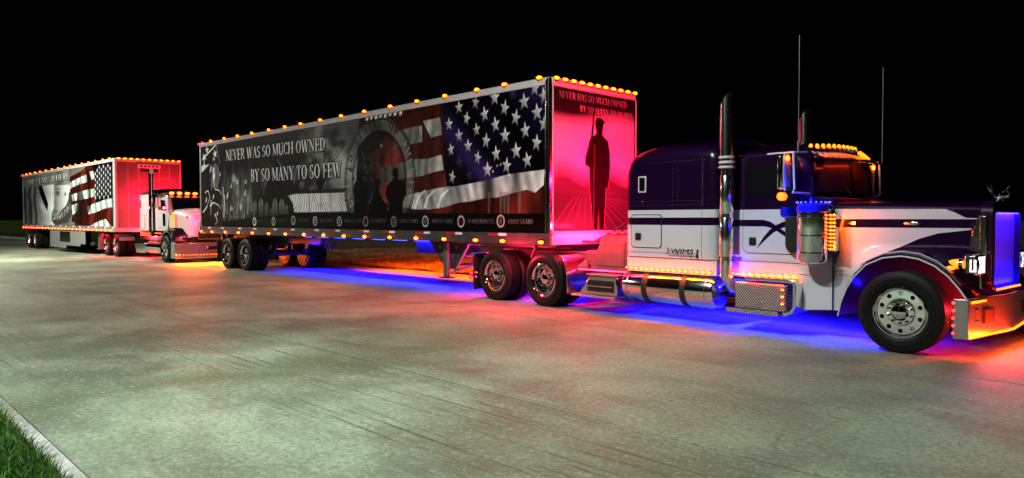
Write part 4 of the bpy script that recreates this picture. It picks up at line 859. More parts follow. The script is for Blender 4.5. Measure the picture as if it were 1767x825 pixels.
# step box behind the tank
sb = MB().prism([(1.42, .30), (2.26, .30), (2.26, .62), (1.66, .62)], -1.16, -.75).build('battery_box', 'chrome', k1, bevel=.015)
MB().box(1.62, 2.2, -1.168, -1.162, .36, .55).build('step_plate', 'plate_black', sb); MB().box(1.64, 2.18, -1.19, -1.172, .44, .46).build('step_bar', 'chrome', sb)
MB().box(1.30, 2.28, -1.24, -.8, .265, .30).build('step', 'diamond_plate', k1, bevel=.006); MB().box(1.62, 2.27, -1.20, -.8, .625, .655).build('step', 'diamond_plate', k1, bevel=.006)
# fuel tank
for s in (-1, 1):
    r_ = .262; cy = s * .93
    tk = MB().lathe([(.0001, 2.335), (.16, 2.345), (.235, 2.37), (r_, 2.41), (r_, 4.00), (.235, 4.055), (.16, 4.09), (.0001, 4.10)], (0, cy, .505), 'x', 40).build('fuel_tank', 'chrome', k1)
    for x in (2.78, 3.50): MB().ring([(r_ + .002, x), (r_ + .010, x + .005), (r_ + .010, x + .095), (r_ + .002, x + .10)], (0, cy, .505), 'x', 40).build('tank_strap', 'gasket', tk)
    for x in (2.47, 3.93): MB().ring([(r_ - .002, x), (r_ + .006, x + .006), (r_ - .002, x + .012)], (0, cy, .505), 'x', 40).build('weld_bead', 'aluminium', tk)
    MB().cyl((2.65, cy, .78), .05, .05, 'z', 16).build('filler_cap', 'chrome', tk)
# structure behind the sleeper
fb = MB().prism([(1.72, 1.32), (2.30, 1.34), (2.30, .66), (1.38, .66), (1.40, .74)], -.86, .86).build('deck_box', 'frame_paint', k1, bevel=.02)
MB().prism([(1.75, 1.20), (2.20, 1.20), (2.18, .78), (1.56, .78)], -.875, -.862).build('box_door', 'frame_paint', fb, bevel=.01)
MB().box(1.78, 2.32, -.92, .92, 1.345, 1.37).build('deck_shelf', 'frame_paint', k1, bevel=.005)
MB().box(2.18, 2.34, -.62, -.30, 1.42, 1.72).box(2.1, 2.2, -.55, -.36, 1.5, 1.62).build('air_line_bracket', 'frame_paint', k1, bevel=.01)
for k, y in enumerate((-.58, -.46, -.34)):
    MB().tube([(2.15, y, 1.60), (1.7, y - .05, 1.35 - .05 * k), (1.0, y * .6, 1.15), (.2, y * .5, 1.2), (-.3 + .05 * k, y * .5, 1.5)], .018, 6).build('air_hose', 'gasket', k1)
MB().box(.9, 1.4, -.40, .40, .98, 1.0).build('deck_plate', 'diamond_plate', k1)
# sleeper
def rsec(x, hw, zb, zs, zc, rr=.20, n=7):
    """closed section at x: flat sides to zs-rr, rounded shoulder, crowned roof to zc"""
    P = [(x, -hw, zb)]; m_ = 6
    for k in range(1, m_): P.append((x, -hw, zb + (zs - rr - zb) * k / m_))
    for k in range(n + 1):
        a = R(180 - 90 * k / n); P.append((x, -hw + rr + rr * math.cos(a), zs - rr + rr * math.sin(a)))
    for k in range(1, 6):
        t = k / 6; P.append((x, (-hw + rr) * (1 - 2 * t), zs + (zc - zs) * math.sin(PI * t) ** .8))
    return P + [(x, -p[1], p[2]) for p in reversed(P[:m_ + n + 1])]
S = [(2.425, 1.07, 2.42, 2.46), (2.44, 1.10, 2.50, 2.56), (2.50, 1.12, 2.60, 2.68), (2.62, 1.12, 2.66, 2.76), (2.86, 1.12, 2.71, 2.83), (3.30, 1.12, 2.725, 2.86), (3.66, 1.12, 2.715, 2.85), (3.95, 1.12, 2.69, 2.82), (4.05, 1.115, 2.665, 2.79), (4.09, 1.09, 2.63, 2.75), (4.10, 1.04, 2.58, 2.70)]
sl_ = MB().loft([rsec(x, hw, .985, zs, zc, .22) for x, hw, zs, zc in S]).build('sleeper', 'paint_sleeper', k1, ang=50)
MB().loft([rsec(x, hw - .006, .75, .98, .98, .02, 2) for x, hw in ((2.43, 1.10), (4.09, 1.10))]).build('sleeper_skirt', 'white_paint', k1)
for s in (-1, 1):
    y0, y1 = (s * 1.1225, s * 1.128) if s > 0 else (s * 1.128, s * 1.1225)
    fr = MB().prism(rrect(2.53, 3.13, 1.125, 1.655, .06), y0, y1).build('luggage_door', 'gasket', k1)
    MB().prism(rrect(2.542, 3.118, 1.137, 1.643, .055), min(y0, y1) - (.004 if s < 0 else 0), max(y0, y1) + (.004 if s > 0 else 0)).build('door_skin', 'paint_sleeper', fr)
    la = MB().prism(rrect(2.625, 2.745, 1.245, 1.36, .02), s * 1.142 - .006, s * 1.142 + .006).build('latch', 'chrome', fr, bevel=.003); MB().box(2.65, 2.72, s * 1.15 - .004, s * 1.15 + .004, 1.26, 1.34).build('latch_paddle', 'plate_black', fr)
    fr2 = MB().prism(rrect(2.67, 2.83, 2.0, 2.26, .025), s * 1.128 - .004, s * 1.128 + .004).build('window', 'bright_trim', k1, bevel=.003); MB().prism(rrect(2.695, 2.805, 2.025, 2.235, .015), s * 1.134 - .003, s * 1.134 + .003).build('pane', 'glass_dark', fr2)
rv = MB()
for k in range(10): z = 1.80 + .062 * k; rv.ball((3.33, -1.122, z), .006, 5, 4).ball((3.42, -1.122, z), .006, 5, 4)
for k in range(25): rv.ball((2.5 + .06 * k, -1.122, 1.80), .0055, 5, 4).ball((2.5 + .06 * k, -1.122, 1.86), .0055, 5, 4)
for k in range(20): rv.ball((2.75 + .06 * k, -1.122, 2.46), .0055, 5, 4)
for k in range(14): rv.ball((3.86, -1.122, 1.78 + .05 * k), .0055, 5, 4)
for k in range(26): rv.ball((2.47 + .06 * k, -1.112, .965), .006, 5, 4)
for k in range(22): rv.ball((2.5 + .06 * k, -1.12, 1.07), .005, 5, 4)
r_ = rv.build('rivets', 'chrome', k1); r_['kind'] = 'stuff'
MB().box(2.46, 3.78, -1.1205 - .001, -1.119, 1.052, 1.058).box(3.845, 3.851, -1.1215, -1.119, 1.0, 2.5).build('seam', 'gasket', k1)
MB().box(4.08, 4.26, -.95, .95, .9, 2.50).build('cab_boot', 'gasket', k1, bevel=.05)
# lettering on the sleeper, a flourish below it
lt_ = lettering('WIMS', k1, (3.50, -1.131, 1.090), .105, 'plate_black', sx=1.55, shear=.15); lettering('Transportation', k1, (3.58, -1.131, 1.030), .055, 'plate_black', sx=1.1, shear=.3)
MB().prism(stroke([(3.23, 1.14), (3.28, 1.10), (3.22, 1.06), (3.3, 1.02), (3.42, 1.04)], .02, .006), -1.131, -1.128).build('emblem', 'plate_black', k1)
MB().prism([(3.755, 1.0), (3.80, 1.0), (3.79, 1.09), (3.81, 1.10), (3.785, 1.14), (3.765, 1.10), (3.77, 1.08)], -1.131, -1.128).build('emblem', 'plate_black', k1)
for k in range(16): mark(k1, MK_ROW, 2.44 + .1035 * k, -1.112, .80)
# cab
SC = [(4.235, .96, 2.50, 2.58), (4.26, .995, 2.54, 2.64), (4.6, 1.0, 2.56, 2.70), (4.95, 1.0, 2.55, 2.70), (5.22, .99, 2.52, 2.66), (5.34, .97, 2.47, 2.60), (5.40, .93, 2.40, 2.52)]
secs = [rsec(x, hw, 1.80, zs, zc, .16) for x, hw, zs, zc in SC]
MB().loft(secs[:6] + [rsec(5.44, .93, 1.80, 2.40, 2.50, .16)]).build('cab', 'paint_cab', k1, ang=50)
MB().loft([rsec(x, hw, .84, 1.80, 1.80, .001, 2) for x, hw in ((4.235, .995), (5.30, .995), (5.46, .985))]).build('cab_body', 'paint_cab', k1)
MB().box(4.24, 5.28, -.99, .99, .76, .837).build('cab_sill', 'white_paint', k1, bevel=.008)
MB().prism([(5.285, .36), (5.745, .40), (5.745, 1.14), (5.465, 1.14), (5.465, .83), (5.285, .83)], -.998, -.93).build('cowl_panel', 'paint_hood', k1, bevel=.004)
MB().prism([(5.285, .36), (5.745, .40), (5.745, 1.14), (5.465, 1.14), (5.465, .83), (5.285, .83)], .93, .998).build('cowl_panel', 'paint_hood', k1, bevel=.004)
MB().box(5.462, 5.748, -.985, .985, 1.143, 1.775).build('cowl', 'paint_hood', k1, bevel=.012)
MB().prism([(5.44, 1.80), (5.76, 1.785), (5.70, 1.865), (5.44, 1.90)], -.93, .93).build('cowl_top', 'paint_hood', k1, bevel=.02)
for s in (-1, 1):
    yy = s * 1.0015
    dr = MB().prism(rrect(4.45, 5.262, 1.10, 2.475, .10, 6), yy - .0015, yy + .0025 * s + .0015).build('door', 'gasket', k1)
    MB().prism(rrect(4.458, 5.254, 1.108, 2.467, .094, 6), min(yy, yy + s * .006), max(yy, yy + s * .006)).build('door_skin', 'paint_cab', dr)
    wf = MB().prism(rrect(4.505, 5.19, 1.91, 2.345, .03), yy + s * .008 - .003, yy + s * .008 + .003).build('door_window', 'chrome', k1); MB().prism(rrect(4.52, 5.175, 1.925, 2.33, .025), yy + s * .012 - .003, yy + s * .012 + .003).build('pane', 'glass_dark', wf)
    MB().prism(rrect(4.56, 4.665, 1.21, 1.325, .015), yy + s * .012 - .004, yy + s * .012 + .004).build('door_latch', 'plate_black', dr); MB().box(4.59, 4.645, yy + s * .02 - .005, yy + s * .02 + .005, 1.235, 1.30).build('door_handle', 'chrome', dr)
    MB().tube([(4.27, yy + s * .05, 1.075), (4.42, yy + s * .06, 1.065)], .018, 8).ball((4.27, yy + s * .04, 1.075), .022).ball((4.41, yy + s * .045, 1.065), .026).build('grab_handle', 'chrome', k1)
    MB().prism([(4.24, .985), (5.46, .985), (5.46, .991), (4.24, .991)], yy - .002, yy + .002).build('seam', 'gasket', k1)
    MB().box(5.744, 5.756, yy - .003, yy + .001, .42, 1.76).build('seam', 'gasket', k1)
    MB().box(4.30, 4.46, yy + s * .004 - .01, yy + s * .004 + .01, 2.475, 2.49).build('drip_rail', 'chrome', k1)
for k in range(10): mark(k1, MK_ROW, 4.29 + .108 * k, -.995, .80)
for k in range(4): mark(k1, MK_ROW, 5.325, -1.0, .735 - .102 * k)
# windscreen in two panes meeting at a centre post
for s in (-1, 1):
    q = [(5.40, s * .90, 1.93), (5.545, s * .03, 1.93), (5.47, s * .03, 2.46), (5.35, s * .84, 2.44)]
    fr = MB().loft([[tuple(p) for p in q], [(p[0] + .035, p[1], p[2] + .008) for p in q]]).build('windscreen_frame', 'gasket', k1)
    c_ = Vector((0, 0, 0))
    for p in q: c_ += Vector(p) / 4
    q2 = [tuple(c_ + (Vector(p) - c_) * .93 + Vector((.037, 0, .008))) for p in q]; MB().loft([q2, [(p[0] + .004, p[1], p[2]) for p in q2]]).build('pane', 'glass_dusty', fr)
    MB().tube([(5.66, s * .25, 1.90), (5.60, s * .35, 2.05), (5.545, s * .45, 2.25)], .009, 5).build('wiper', 'dark_metal', k1)
    MB().tube([(5.44, s * .925, 1.90), (5.37, s * .88, 2.46)], .035, 8).build('pillar', 'paint_cab', k1)
MB().tube([(5.58, 0, 1.90), (5.50, 0, 2.47)], .02, 8).build('centre_post', 'purple_paint', k1)
vz = []
for k in range(13):
    y = -.92 + 1.84 * k / 12; f_ = .12 * (1 - (y / .92) ** 2); vz.append([(5.37 + f_, y, 2.475), (5.60 + f_ * .8, y, 2.375), (5.61 + f_ * .8, y, 2.385), (5.38 + f_, y, 2.492)])
MB().loft(vz).build('visor', 'purple_paint', k1)
for k in range(10):
    y = -.88 + 1.18 * k / 9; f_ = .12 * (1 - (y / .92) ** 2)
    b_ = MB().sl(0).ball((0, 0, .028), .024, 10, 8, (1.1, .7, 1.2)).sl(1).box(-.05, .05, -.03, .03, -.02, .008).build('roof_light', ['roof_amber', 'chrome'], k1); b_.location = (5.37 + f_ * .8, y, 2.53 + .035 * (1 - (y / .92) ** 2))
vb = MB()
for k in range(9):
    y = .36 + .40 * k / 8; f_ = .12 * (1 - (y / .92) ** 2); vb.ball((5.42 + f_ * .8, y, 2.53 - .16 * (y - .36)), .032, 8, 6, (1, 1.1, .9))
b_ = vb.build('light_bar', 'roof_amber', k1)
# hood: crowned box that narrows to the grille, cut by the wheel arch, with the fender swelling out below
arch = [(5.93, .40), (5.97, .58), (6.03, .74), (6.12, .90), (6.27, 1.06), (6.46, 1.15), (6.67, 1.18), (6.86, 1.155), (7.03, 1.08), (7.17, .97), (7.28, .84), (7.36, .72)]
def arch_z(x):
    if x <= arch[0][0]: return arch[0][1]
    for (xa, za), (xb, zb) in zip(arch, arch[1:]):
        if x <= xb: return za + (zb - za) * (x - xa) / (xb - xa)
    return arch[-1][1]
def hood_hw(x): t = (x - 5.75) / 1.55; return .985 - .385 * t ** .85 if t > 0 else .985
def hood_top(x): return 1.80 - .035 * (x - 5.75) / 1.55
def sm(t): t = max(0, min(1, t)); return t * t * (3 - 2 * t)
for s in (-1, 1):
    cols = []
    for i in range(29):
        x = 5.757 + (7.30 - 5.757) * i / 28; zb = max(arch_z(x), .40) if x > 5.93 else .40
        zt = hood_top(x) - .09; col = []; hwx = hood_hw(x)
        for j in range(15):
            t = j / 14; z = zb + (zt - zb) * t
            sw = (1.19 - hwx) * (sm((1.28 - z) / .26) ** 1.5 if x > 6.0 else 0) * sm((x - 5.95) / .35) * (1 - .55 * sm((x - 6.95) / .35))
            col.append((x, s * (hwx + sw), z))
        cols.append(col)
    MB().loft(cols, cap=False, closed=False).build('hood_side', 'paint_hood', k1, ang=60)
tp = []
for i in range(20):
    x = 5.757 + (7.30 - 5.757) * i / 19; hwx = hood_hw(x); zt = hood_top(x); sec = [(x, -hwx, zt - .092)]
    for k in range(6): a = R(180 - 90 * k / 5); sec.append((x, -hwx + .09 + .09 * math.cos(a), zt - .09 + .09 * math.sin(a)))
    sec += [(x, -hwx * .5, zt + .028), (x, 0, zt + .04)]
    tp.append(sec + [(p[0], -p[1], p[2]) for p in reversed(sec[:-1])])
MB().loft(tp, cap=False, closed=False).build('hood_top', 'paint_hood', k1, ang=60)
MB().box(5.9, 7.25, -.45, .45, .9, 1.6).build('engine', 'gasket', k1, bevel=.05)
for s in (-1, 1): MB().box(5.96, 7.30, s * .63 - .01, s * .63 + .01, .50, 1.22).build('wheel_well', 'gasket', k1)
MB().prism([(a, z - .02) for a, z in arch[1:-1]] + [(7.28, .9), (7.2, 1.3), (6.1, 1.3), (5.98, .9)][::-1][:0] + [(7.28, 1.35), (6.0, 1.35)], -.62, -.58).build('inner_liner', 'gasket', k1)
for s in (-1, 1):
    # fender crown running over the wheel and its rolled, bright edged lip
    pr = []
    for (x, z) in arch:
        d = .0 if x > 5.99 else .12
        pr.append([(x, s * 1.235, z - .045), (x, s * 1.245, z - .02), (x, s * 1.235, z + .008), (x, s * (1.19), z + .014), (x, s * .90, z - .012), (x, s * .60, z - .02), (x, s * .60, z - .035), (x, s * 1.20, z - .03)])
    MB().loft(pr).build('fender', 'purple_paint', k1, ang=50)
    MB().tube([(x, s * 1.247, z - .035) for x, z in arch], .010, 6).build('fender_trim', 'bright_trim', k1)
    MB().tube([(x, s * 1.192, z + .022) for x, z in arch[3:10]], .007, 6).build('fender_trim', 'bright_trim', k1)
MB().sl(0).ball((7.13, -1.05, 1.02), .03, 8, 6, (1.9, .8, .8)).build('fender_marker', 'amber_soft', k1)
for s in (-1, 1):
    MB().ball((6.62, s * (hood_hw(6.62) + .005), 1.53), .03, 12, 8, (2.9, .5, .9)).build('hood_badge', 'chrome', k1); MB().ball((6.55, s * (hood_hw(6.55) + .02), 1.53), .016, 8, 6, (1.6, .5, .8)).build('hood_light', 'amber_soft', k1)
    MB().box(5.86, 6.0, s * (hood_hw(5.93) + .004) - .004, s * (hood_hw(5.93) + .004) + .004, 1.515, 1.545).build('badge', 'chrome', k1)
rvh = MB()
for k in range(26): x = 5.80 + .056 * k; rvh.ball((x, -hood_hw(x) - .002, 1.70), .0045, 5, 4)
for k in range(9): rvh.ball((5.775, -.986, 1.0 + .08 * k), .005, 5, 4)
r_ = rvh.build('rivets', 'chrome', k1); r_['kind'] = 'stuff'
# nose: grille surround, screen, lamps in the recess
MB().prism(rrect(-.60, .60, .72, 1.80, .16, 8), 7.295, 7.315, 'yz').build('nose_panel', 'purple_paint', k1)
so = MB(); out = rrect(-.60, .60, .72, 1.80, .16, 8); inn = rrect(-.515, .535, .775, 1.665, .06, 8)
so.loft([[(7.30, a, b_) for a, b_ in out], [(7.42, a * .985, .72 + (b_ - .72) * .99) for a, b_ in out], [(7.43, a, b_) for a, b_ in inn], [(7.35, a, b_) for a, b_ in inn]], cap=False).build('grille_surround', 'purple_paint', k1, ang=50)
gs = MB().box(7.352, 7.362, -.52, .54, .77, 1.67).build('grille', 'grille_screen', k1)
for k in range(14): mark(gs, MK_BLUE, 7.395, -.49 + 1.0 * k / 13, 1.655, R(90), 'blue_light')
lamp('grille_lamp', 'AREA', gs, (7.40, .01, 1.655), 60, (.006, .002, 1.0), (0, R(25), 0), .04, None, .98)
lamp('grille_lamp', 'AREA', gs, (7.41, .01, .80), 30, (.006, .002, 1.0), (0, R(150), 0), .04, None, .98)
for k in range(12): mark(gs, MK_ROW, 7.435, -.46 + .92 * k / 11, .755, R(90))
for s in (-1, 1):
    MB().prism([(7.20, 1.16), (7.37, 1.14), (7.37, 1.62), (7.28, 1.62), (7.22, 1.45)], s * .605 - .012, s * .605 + .012).build('nose_vent', 'chrome', k1, bevel=.008)
    for k in range(7): MB().cyl((7.215 + .002 * k, s * .622, 1.19 + .055 * k), .012, .008, n=10).build('vent_hole', 'plate_black', k1)
    MB().tube([(7.31, s * .60, .74), (7.31, s * .61, 1.62)], .018, 8).build('nose_trim', 'chrome', k1)
    # headlight pod and its bullet indicator
    hl = MB().lathe([(.03, 7.20), (.09, 7.25), (.125, 7.32), (.13, 7.37), (.12, 7.40)], (0, s * .86, 1.06), 'x', 24).box(7.25, 7.39, s * .86 - .125, s * .86 + .125, .945, 1.175).build('headlight', 'chrome', k1, bevel=.02)
    MB().box(7.31, 7.375, s * .86 + s * .126 - .006, s * .86 + s * .126 + .006, .98, 1.12).build('side_lens', 'white_led', hl)
    MB().box(7.33, 7.35, s * .86 + s * .134 - .004, s * .86 + s * .134 + .004, 1.0, 1.12).build('lens_bar', 'plate_black', hl)
    MB().box(7.392, 7.40, s * .86 - .10, s * .86 + .10, .965, 1.155).build('lens', 'white_led', hl)
    MB().lathe([(.0001, 7.035), (.025, 7.07), (.05, 7.13), (.058, 7.19), (.055, 7.22)], (0, s * .95, 1.065), 'x', 18).build('turn_signal', 'amber_soft', hl)
    MB().ring([(.058, 7.19), (.068, 7.20), (.068, 7.24), (.05, 7.24)], (0, s * .95, 1.065), 'x', 18).build('signal_rim', 'chrome', hl)
    MB().tube([(7.3, s * .6, .95), (7.3, s * .86, .96)], .03, 8).build('headlight_bracket', 'chrome', k1)
# bumper
bp = MB().prism([(7.22, -1.25), (7.22, -1.215), (7.35, -1.20), (7.47, .0), (7.35, 1.20), (7.22, 1.215), (7.22, 1.25), (7.385, 1.245), (7.50, 0), (7.385, -1.245)], .235, .69, 'xy').build('bumper', 'bumper_chrome', k1, bevel=.012)
MB().box(7.34, 7.45, -.9, .9, .40, .55).build('bumper_bracket', 'dark_metal', k1)
def bx(y): return 7.385 + .115 * (1 - abs(y) / 1.245)
ln_ = MB()
for k in range(70): y = -1.23 + 2.46 * k / 69; ln_.ball((bx(y) + .008, y, .255), .011, 6, 4, (1, 1.4, 1))
o = ln_.build('bumper_light_strip', 'amber_row', bp); o['kind'] = 'stuff'
for k in range(6): mark(bp, MK_ROW, bx(-1.19 + .065 * k) + .004, -1.19 + .065 * k, .655, R(90))
for k in range(5): mark(bp, MK_RROW, 7.235 + .0 * k, -1.255, .30 + .085 * k)
fr = MB().prism(stroke([(-1.12, .44), (-.98, .44), (-.98, .57), (-1.12, .57), (-1.12, .44)], .012), bx(-1.05) + .0, bx(-1.05) + .008, 'yz').build('tow_hatch', 'chrome', bp)
lamp('bumper_lamp_or_added_wash', 'AREA', bp, (7.52, 0, .30), 75, (1.0, .065, .002), (0, R(-62), 0), .05, None, 2.4)
lamp('bumper_lamp_or_added_wash', 'AREA', bp, (7.47, 0, .225), 12, (1.0, .10, .004), (0, R(-20), 0), .05, None, 2.4)
lamp('bumper_lamp_or_added_wash', 'AREA', bp, (7.60, -.62, .20), 75, (1.0, .030, .001), (0, R(150), R(11)), .03, None, 1.25)  # unseen wash added ahead of the bumper to tint its face orange
# hood ornament: slim bird with raised wings on a small plinth
on = MB().lathe([(.07, 0), (.06, .015), (.025, .03), (.02, .05)], (7.33, 0, 1.80), 'z', 16).tube([(7.27, 0, 1.875), (7.30, 0, 1.845), (7.36, 0, 1.845), (7.42, 0, 1.86), (7.435, 0, 1.90), (7.41, 0, 1.935)], [.012, .022, .024, .02, .015, .012], 8)
on.tube([(7.41, 0, 1.935), (7.38, 0, 1.935), (7.36, 0, 1.91)], .010, 6).tube([(7.40, 0, 1.95), (7.43, 0, 1.985), (7.47, 0, 1.975)], [.012, .011, .004], 6).build('hood_ornament', 'chrome', k1)
for s in (-1, 1): MB().tube([(7.32, s * .015, 1.87), (7.27, s * .05, 1.90), (7.23, s * .07, 1.97), (7.215, s * .08, 2.03)], [.022, .022, .015, .005], 8).build('ornament_wing', 'chrome', k1)
# air cleaners
for s in (-1, 1):
    c_ = (5.575, s * 1.20, 0)
    ac = MB().lathe([(.14, 1.005), (.17, 1.02), (.195, 1.06), (.195, 1.66)], c_, 'z', 36).build('air_cleaner', 'chrome', k1)
    MB().lathe([(.20, 1.665), (.212, 1.675), (.212, 1.755), (.19, 1.785), (.05, 1.80), (.0001, 1.80)], c_, 'z', 36).build('cleaner_lid', 'blue_lit_metal', ac)
    for z in (1.14, 1.36, 1.60): MB().ring([(.196, z), (.203, z + .004), (.203, z + .018), (.196, z + .022)], c_, 'z', 36).build('clamp_band', 'chrome', ac)
    MB().prism(rrect(5.13, 5.44, 1.11, 1.66, .13, 8), s * 1.055 - .045, s * 1.055 + .045).build('intake_duct', 'plate_black', ac, bevel=.03)
    MB().prism(rrect(5.07, 5.42, 1.60, 1.745, .05, 6), s * 1.07 - .05, s * 1.07 + .05).build('intake_cap', 'blue_lit_metal', ac, bevel=.02)
    MB().box(5.78, 5.86, s * 1.14 - .04, s * 1.14 + .04, 1.17, 1.66).build('light_bracket', 'chrome', ac, bevel=.006)
    for k in range(10):
        for d in (0, 1): mark(ac, MK_ROW, 5.80 + .045 * d, s * 1.185, 1.20 + .048 * k, 0 if s < 0 else PI)
    rv = MB()
    for k in range(20): a = R(18 * k); rv.ball((5.575 + .205 * math.cos(a), s * 1.2 + .205 * math.sin(a), 1.80), .009, 6, 4)
    r_ = rv.build('blue_light_ring', 'blue_led', ac); r_['kind'] = 'stuff'
    lamp('blue_lamp', 'POINT', ac, (5.575, s * 1.20 - .30, 1.84), 16, (.004, .002, 1.0), rad=.04)
    MB().tube([(5.78, s * 1.01, 1.02), (5.80, s * 1.06, 1.08), (5.86, s * 1.07, 1.17)], [.02, .03, .012], 8).build('cowl_lamp', 'gasket', k1)
lettering('GLENDT', k1, (5.855, -1.005, .915), .045, 'plate_black'); lettering('CTR 6', k1, (5.855, -1.005, .868), .045, 'plate_black')
# tool box with diamond plate
tb = MB().box(4.45, 5.22, -1.20, -.72, .325, .70).build('tool_box', 'diamond_plate', k1, bevel=.02)
MB().box(4.35, 5.14, -1.27, -.8, .275, .30).box(4.35, 5.14, -1.272, -1.262, .275, .335).build('step', 'diamond_plate', k1, bevel=.004)
MB().prism(stroke([(4.60, .755), (5.24, .755), (5.31, .735), (5.325, .68), (5.325, .42), (5.28, .34), (5.16, .29)], .045), -1.19, -.75).build('box_frame', 'chrome', k1, bevel=.006)
MB().ball((4.86, -1.205, .44), .022, 10, 6, (1, .5, 1)).build('box_lock', 'chrome', tb)
for k in range(3): mark(tb, MK_ROW, 5.175, -1.21, .635 - .095 * k)
tbx = MB()
for k in range(24): tbx.ball((4.48 + .03 * k, -1.205, .695), .006, 5, 4)
o = tbx.build('box_light_strip', 'amber_row', tb); o['kind'] = 'stuff'
# exhaust stacks
for s in (-1, 1):
    x, y = 4.285, s * 1.16
    st_ = MB().tube([(x + .35, s * .60, .62), (x + .16, s * .82, .55), (x + .02, s * 1.02, .60), (x, y, .78), (x, y, 1.0), (x, y, 2.30)], [.075, .08, .085, .085, .085, .085], 24).build('exhaust_stack', 'stack_chrome', k1)
    v_ = MB(); n_ = 24; lo = [(x + .102 * math.cos(2 * PI * k / n_), y + .102 * math.sin(2 * PI * k / n_), 2.30) for k in range(n_)]
    hi = [(p[0], p[1], 3.15 + .27 * (.5 + (p[0] - x) / .204)) for p in lo]
    lo2 = [(x + (p[0] - x) * .9, y + (p[1] - y) * .9, p[2]) for p in hi]; lo3 = [(p[0], p[1], 3.0) for p in lo2]
    v_.loft([lo, hi, lo2, lo3], cap=False); v_.build('stack_pipe', 'stack_chrome', st_, ang=40)
    MB().cyl((x, y, 3.0), .08, .02, 'z').build('stack_inside', 'gasket', st_)
    for z in (2.30, 2.37, 2.44): MB().ring([(.103, z), (.118, z + .008), (.118, z + .03), (.103, z + .038)], (x, y, 0), 'z', 28).build('stack_clamp', 'bright_trim', st_)
    MB().box(x - .03, x + .03, min(y, s * 1.0), max(y, s * 1.0), 2.30, 2.36).build('stack_bracket', 'chrome', st_)
    for z0, z1 in ((1.05, 1.6), (1.66, 2.2)): MB().ring([(.092, z0), (.098, z0 + .01), (.098, z1 - .01), (.092, z1)], (x, y, 0), 'z', 28).build('heat_shield', 'stack_chrome', st_)
    # mirrors and whip aerials
    mh = MB().box(5.20, 5.28, s * 1.33 - .13, s * 1.33 + .13, 1.97, 2.42).build('mirror', 'chrome', k1, bevel=.025)
    MB().box(5.192, 5.199, s * 1.33 - .115, s * 1.33 + .115, 1.99, 2.40).build('mirror_glass', 'mirror_glass', mh)
    for k in range(5): MB().box(5.281, 5.288, s * 1.33 - .09 + .04 * k, s * 1.33 - .075 + .04 * k, 2.0, 2.39).build('mirror_rib', 'bright_trim', mh)
    MB().tube([(5.38, s * .98, 2.47), (5.36, s * 1.30, 2.455), (5.38, s * 1.36, 2.43), (5.40, s * 1.36, 1.97), (5.36, s * 1.33, 1.93), (5.42, s * .98, 1.92)], .014, 8).build('mirror_arm', 'bright_trim', k1)
    MB().tube([(5.0, s * 1.33, 2.45), (5.38, s * 1.33, 2.455)], .012, 8).build('mirror_arm', 'bright_trim', k1); MB().tube([(5.27, s * 1.38, 2.44), (5.29, s * 1.40, 1.95)], .010, 8).build('mirror_arm', 'bright_trim', k1)
    cm = MB().lathe([(.0001, -.05), (.06, -.04), (.09, 0), (.092, .012)], (5.22, s * 1.33, 1.88), 'y', 24, -1).build('round_mirror', 'chrome', k1)
    MB().ball((5.22, s * 1.33 - .045, 1.88), .055, 14, 8, (1, .5, 1)).build('mirror_light', 'amber_soft', cm)
    MB().ball((5.30, s * 1.35, 2.38), .022, 8, 6, (1, 1, 1.8)).build('mirror_light', 'amber_led', mh)
    an = MB().tube([(5.43, s * 1.33, 2.44), (5.43, s * 1.33, 2.60)], .012, 8).tube([(5.43, s * 1.33, 2.60), (5.43, s * 1.325, 3.95 - (.05 if s > 0 else 0))], [.0055, .003], 6).build('aerial', 'aluminium', k1)
lamp('amber_lamp', 'AREA', k1, (3.22, -1.165, .79), 9, (1.0, .055, .001), (R(115), 0, 0), 1.6, None, .02)
lamp('amber_lamp', 'AREA', k1, (4.78, -1.05, .79), 5.5, (1.0, .055, .001), (R(115), 0, 0), 1.0, None, .02)
lamp('amber_lamp', 'AREA', k1, (4.0, -1.15, .76), 40, (1.0, .12, .005), (R(-35), 0, 0), 2.6, None, .02)
lamp('amber_lamp', 'AREA', k1, (5.87, -1.16, 1.42), 10, (1.0, .085, .002), (0, R(-80), R(35)), .45, None, .04)
lamp('amber_lamp', 'AREA', k1, (5.48, -.1, 2.52), .4, (1.0, .10, .003), (0, R(-35), 0), .04, None, 1.4)
lamp('amber_lamp', 'AREA', k1, (5.66, .1, 2.37), 1.4, (1.0, .045, .001), (0, R(22), 0), .04, None, 1.6)
# red wash from lamps on the back of the sleeper and under the deck
rs = MB().box(2.395, 2.42, -.8, .8, 2.36, 2.40).build('red_light_strip', 'pink_led', k1)
lamp('red_lamp', 'AREA', rs, (2.385, 0, 2.38), 620, (1.0, .0005, .045), (0, R(78), 0), .06, 150, 1.6)
lamp('red_lamp', 'AREA', k1, (1.75, -1.15, 1.42), 60, (1.0, .004, .03), (R(28), 0, 0), 1.0, None, .05)
lamp('red_lamp', 'AREA', k1, (.8, -.35, 1.35), 100, (1.0, .004, .03), (0, R(-72), 0), .1, None, 1.0)
rs2 = MB().box(1.2, 2.3, -.95, -.93, .69, .71).build('red_light_strip', 'pink_led', k1)
lamp('red_lamp', 'AREA', rs2, (1.3, -.3, 1.45), 160, (1.0, .01, .06), (0, R(60), 0), .1, None, .8)
lamp('red_lamp', 'POINT', rs2, (-.1, -1.45, .95), 110, (1.0, .02, .06), rad=.05)
lamp('red_lamp', 'POINT', rs2, (-1.6, -1.0, .55), 95, (1.0, .02, .25), rad=.05)
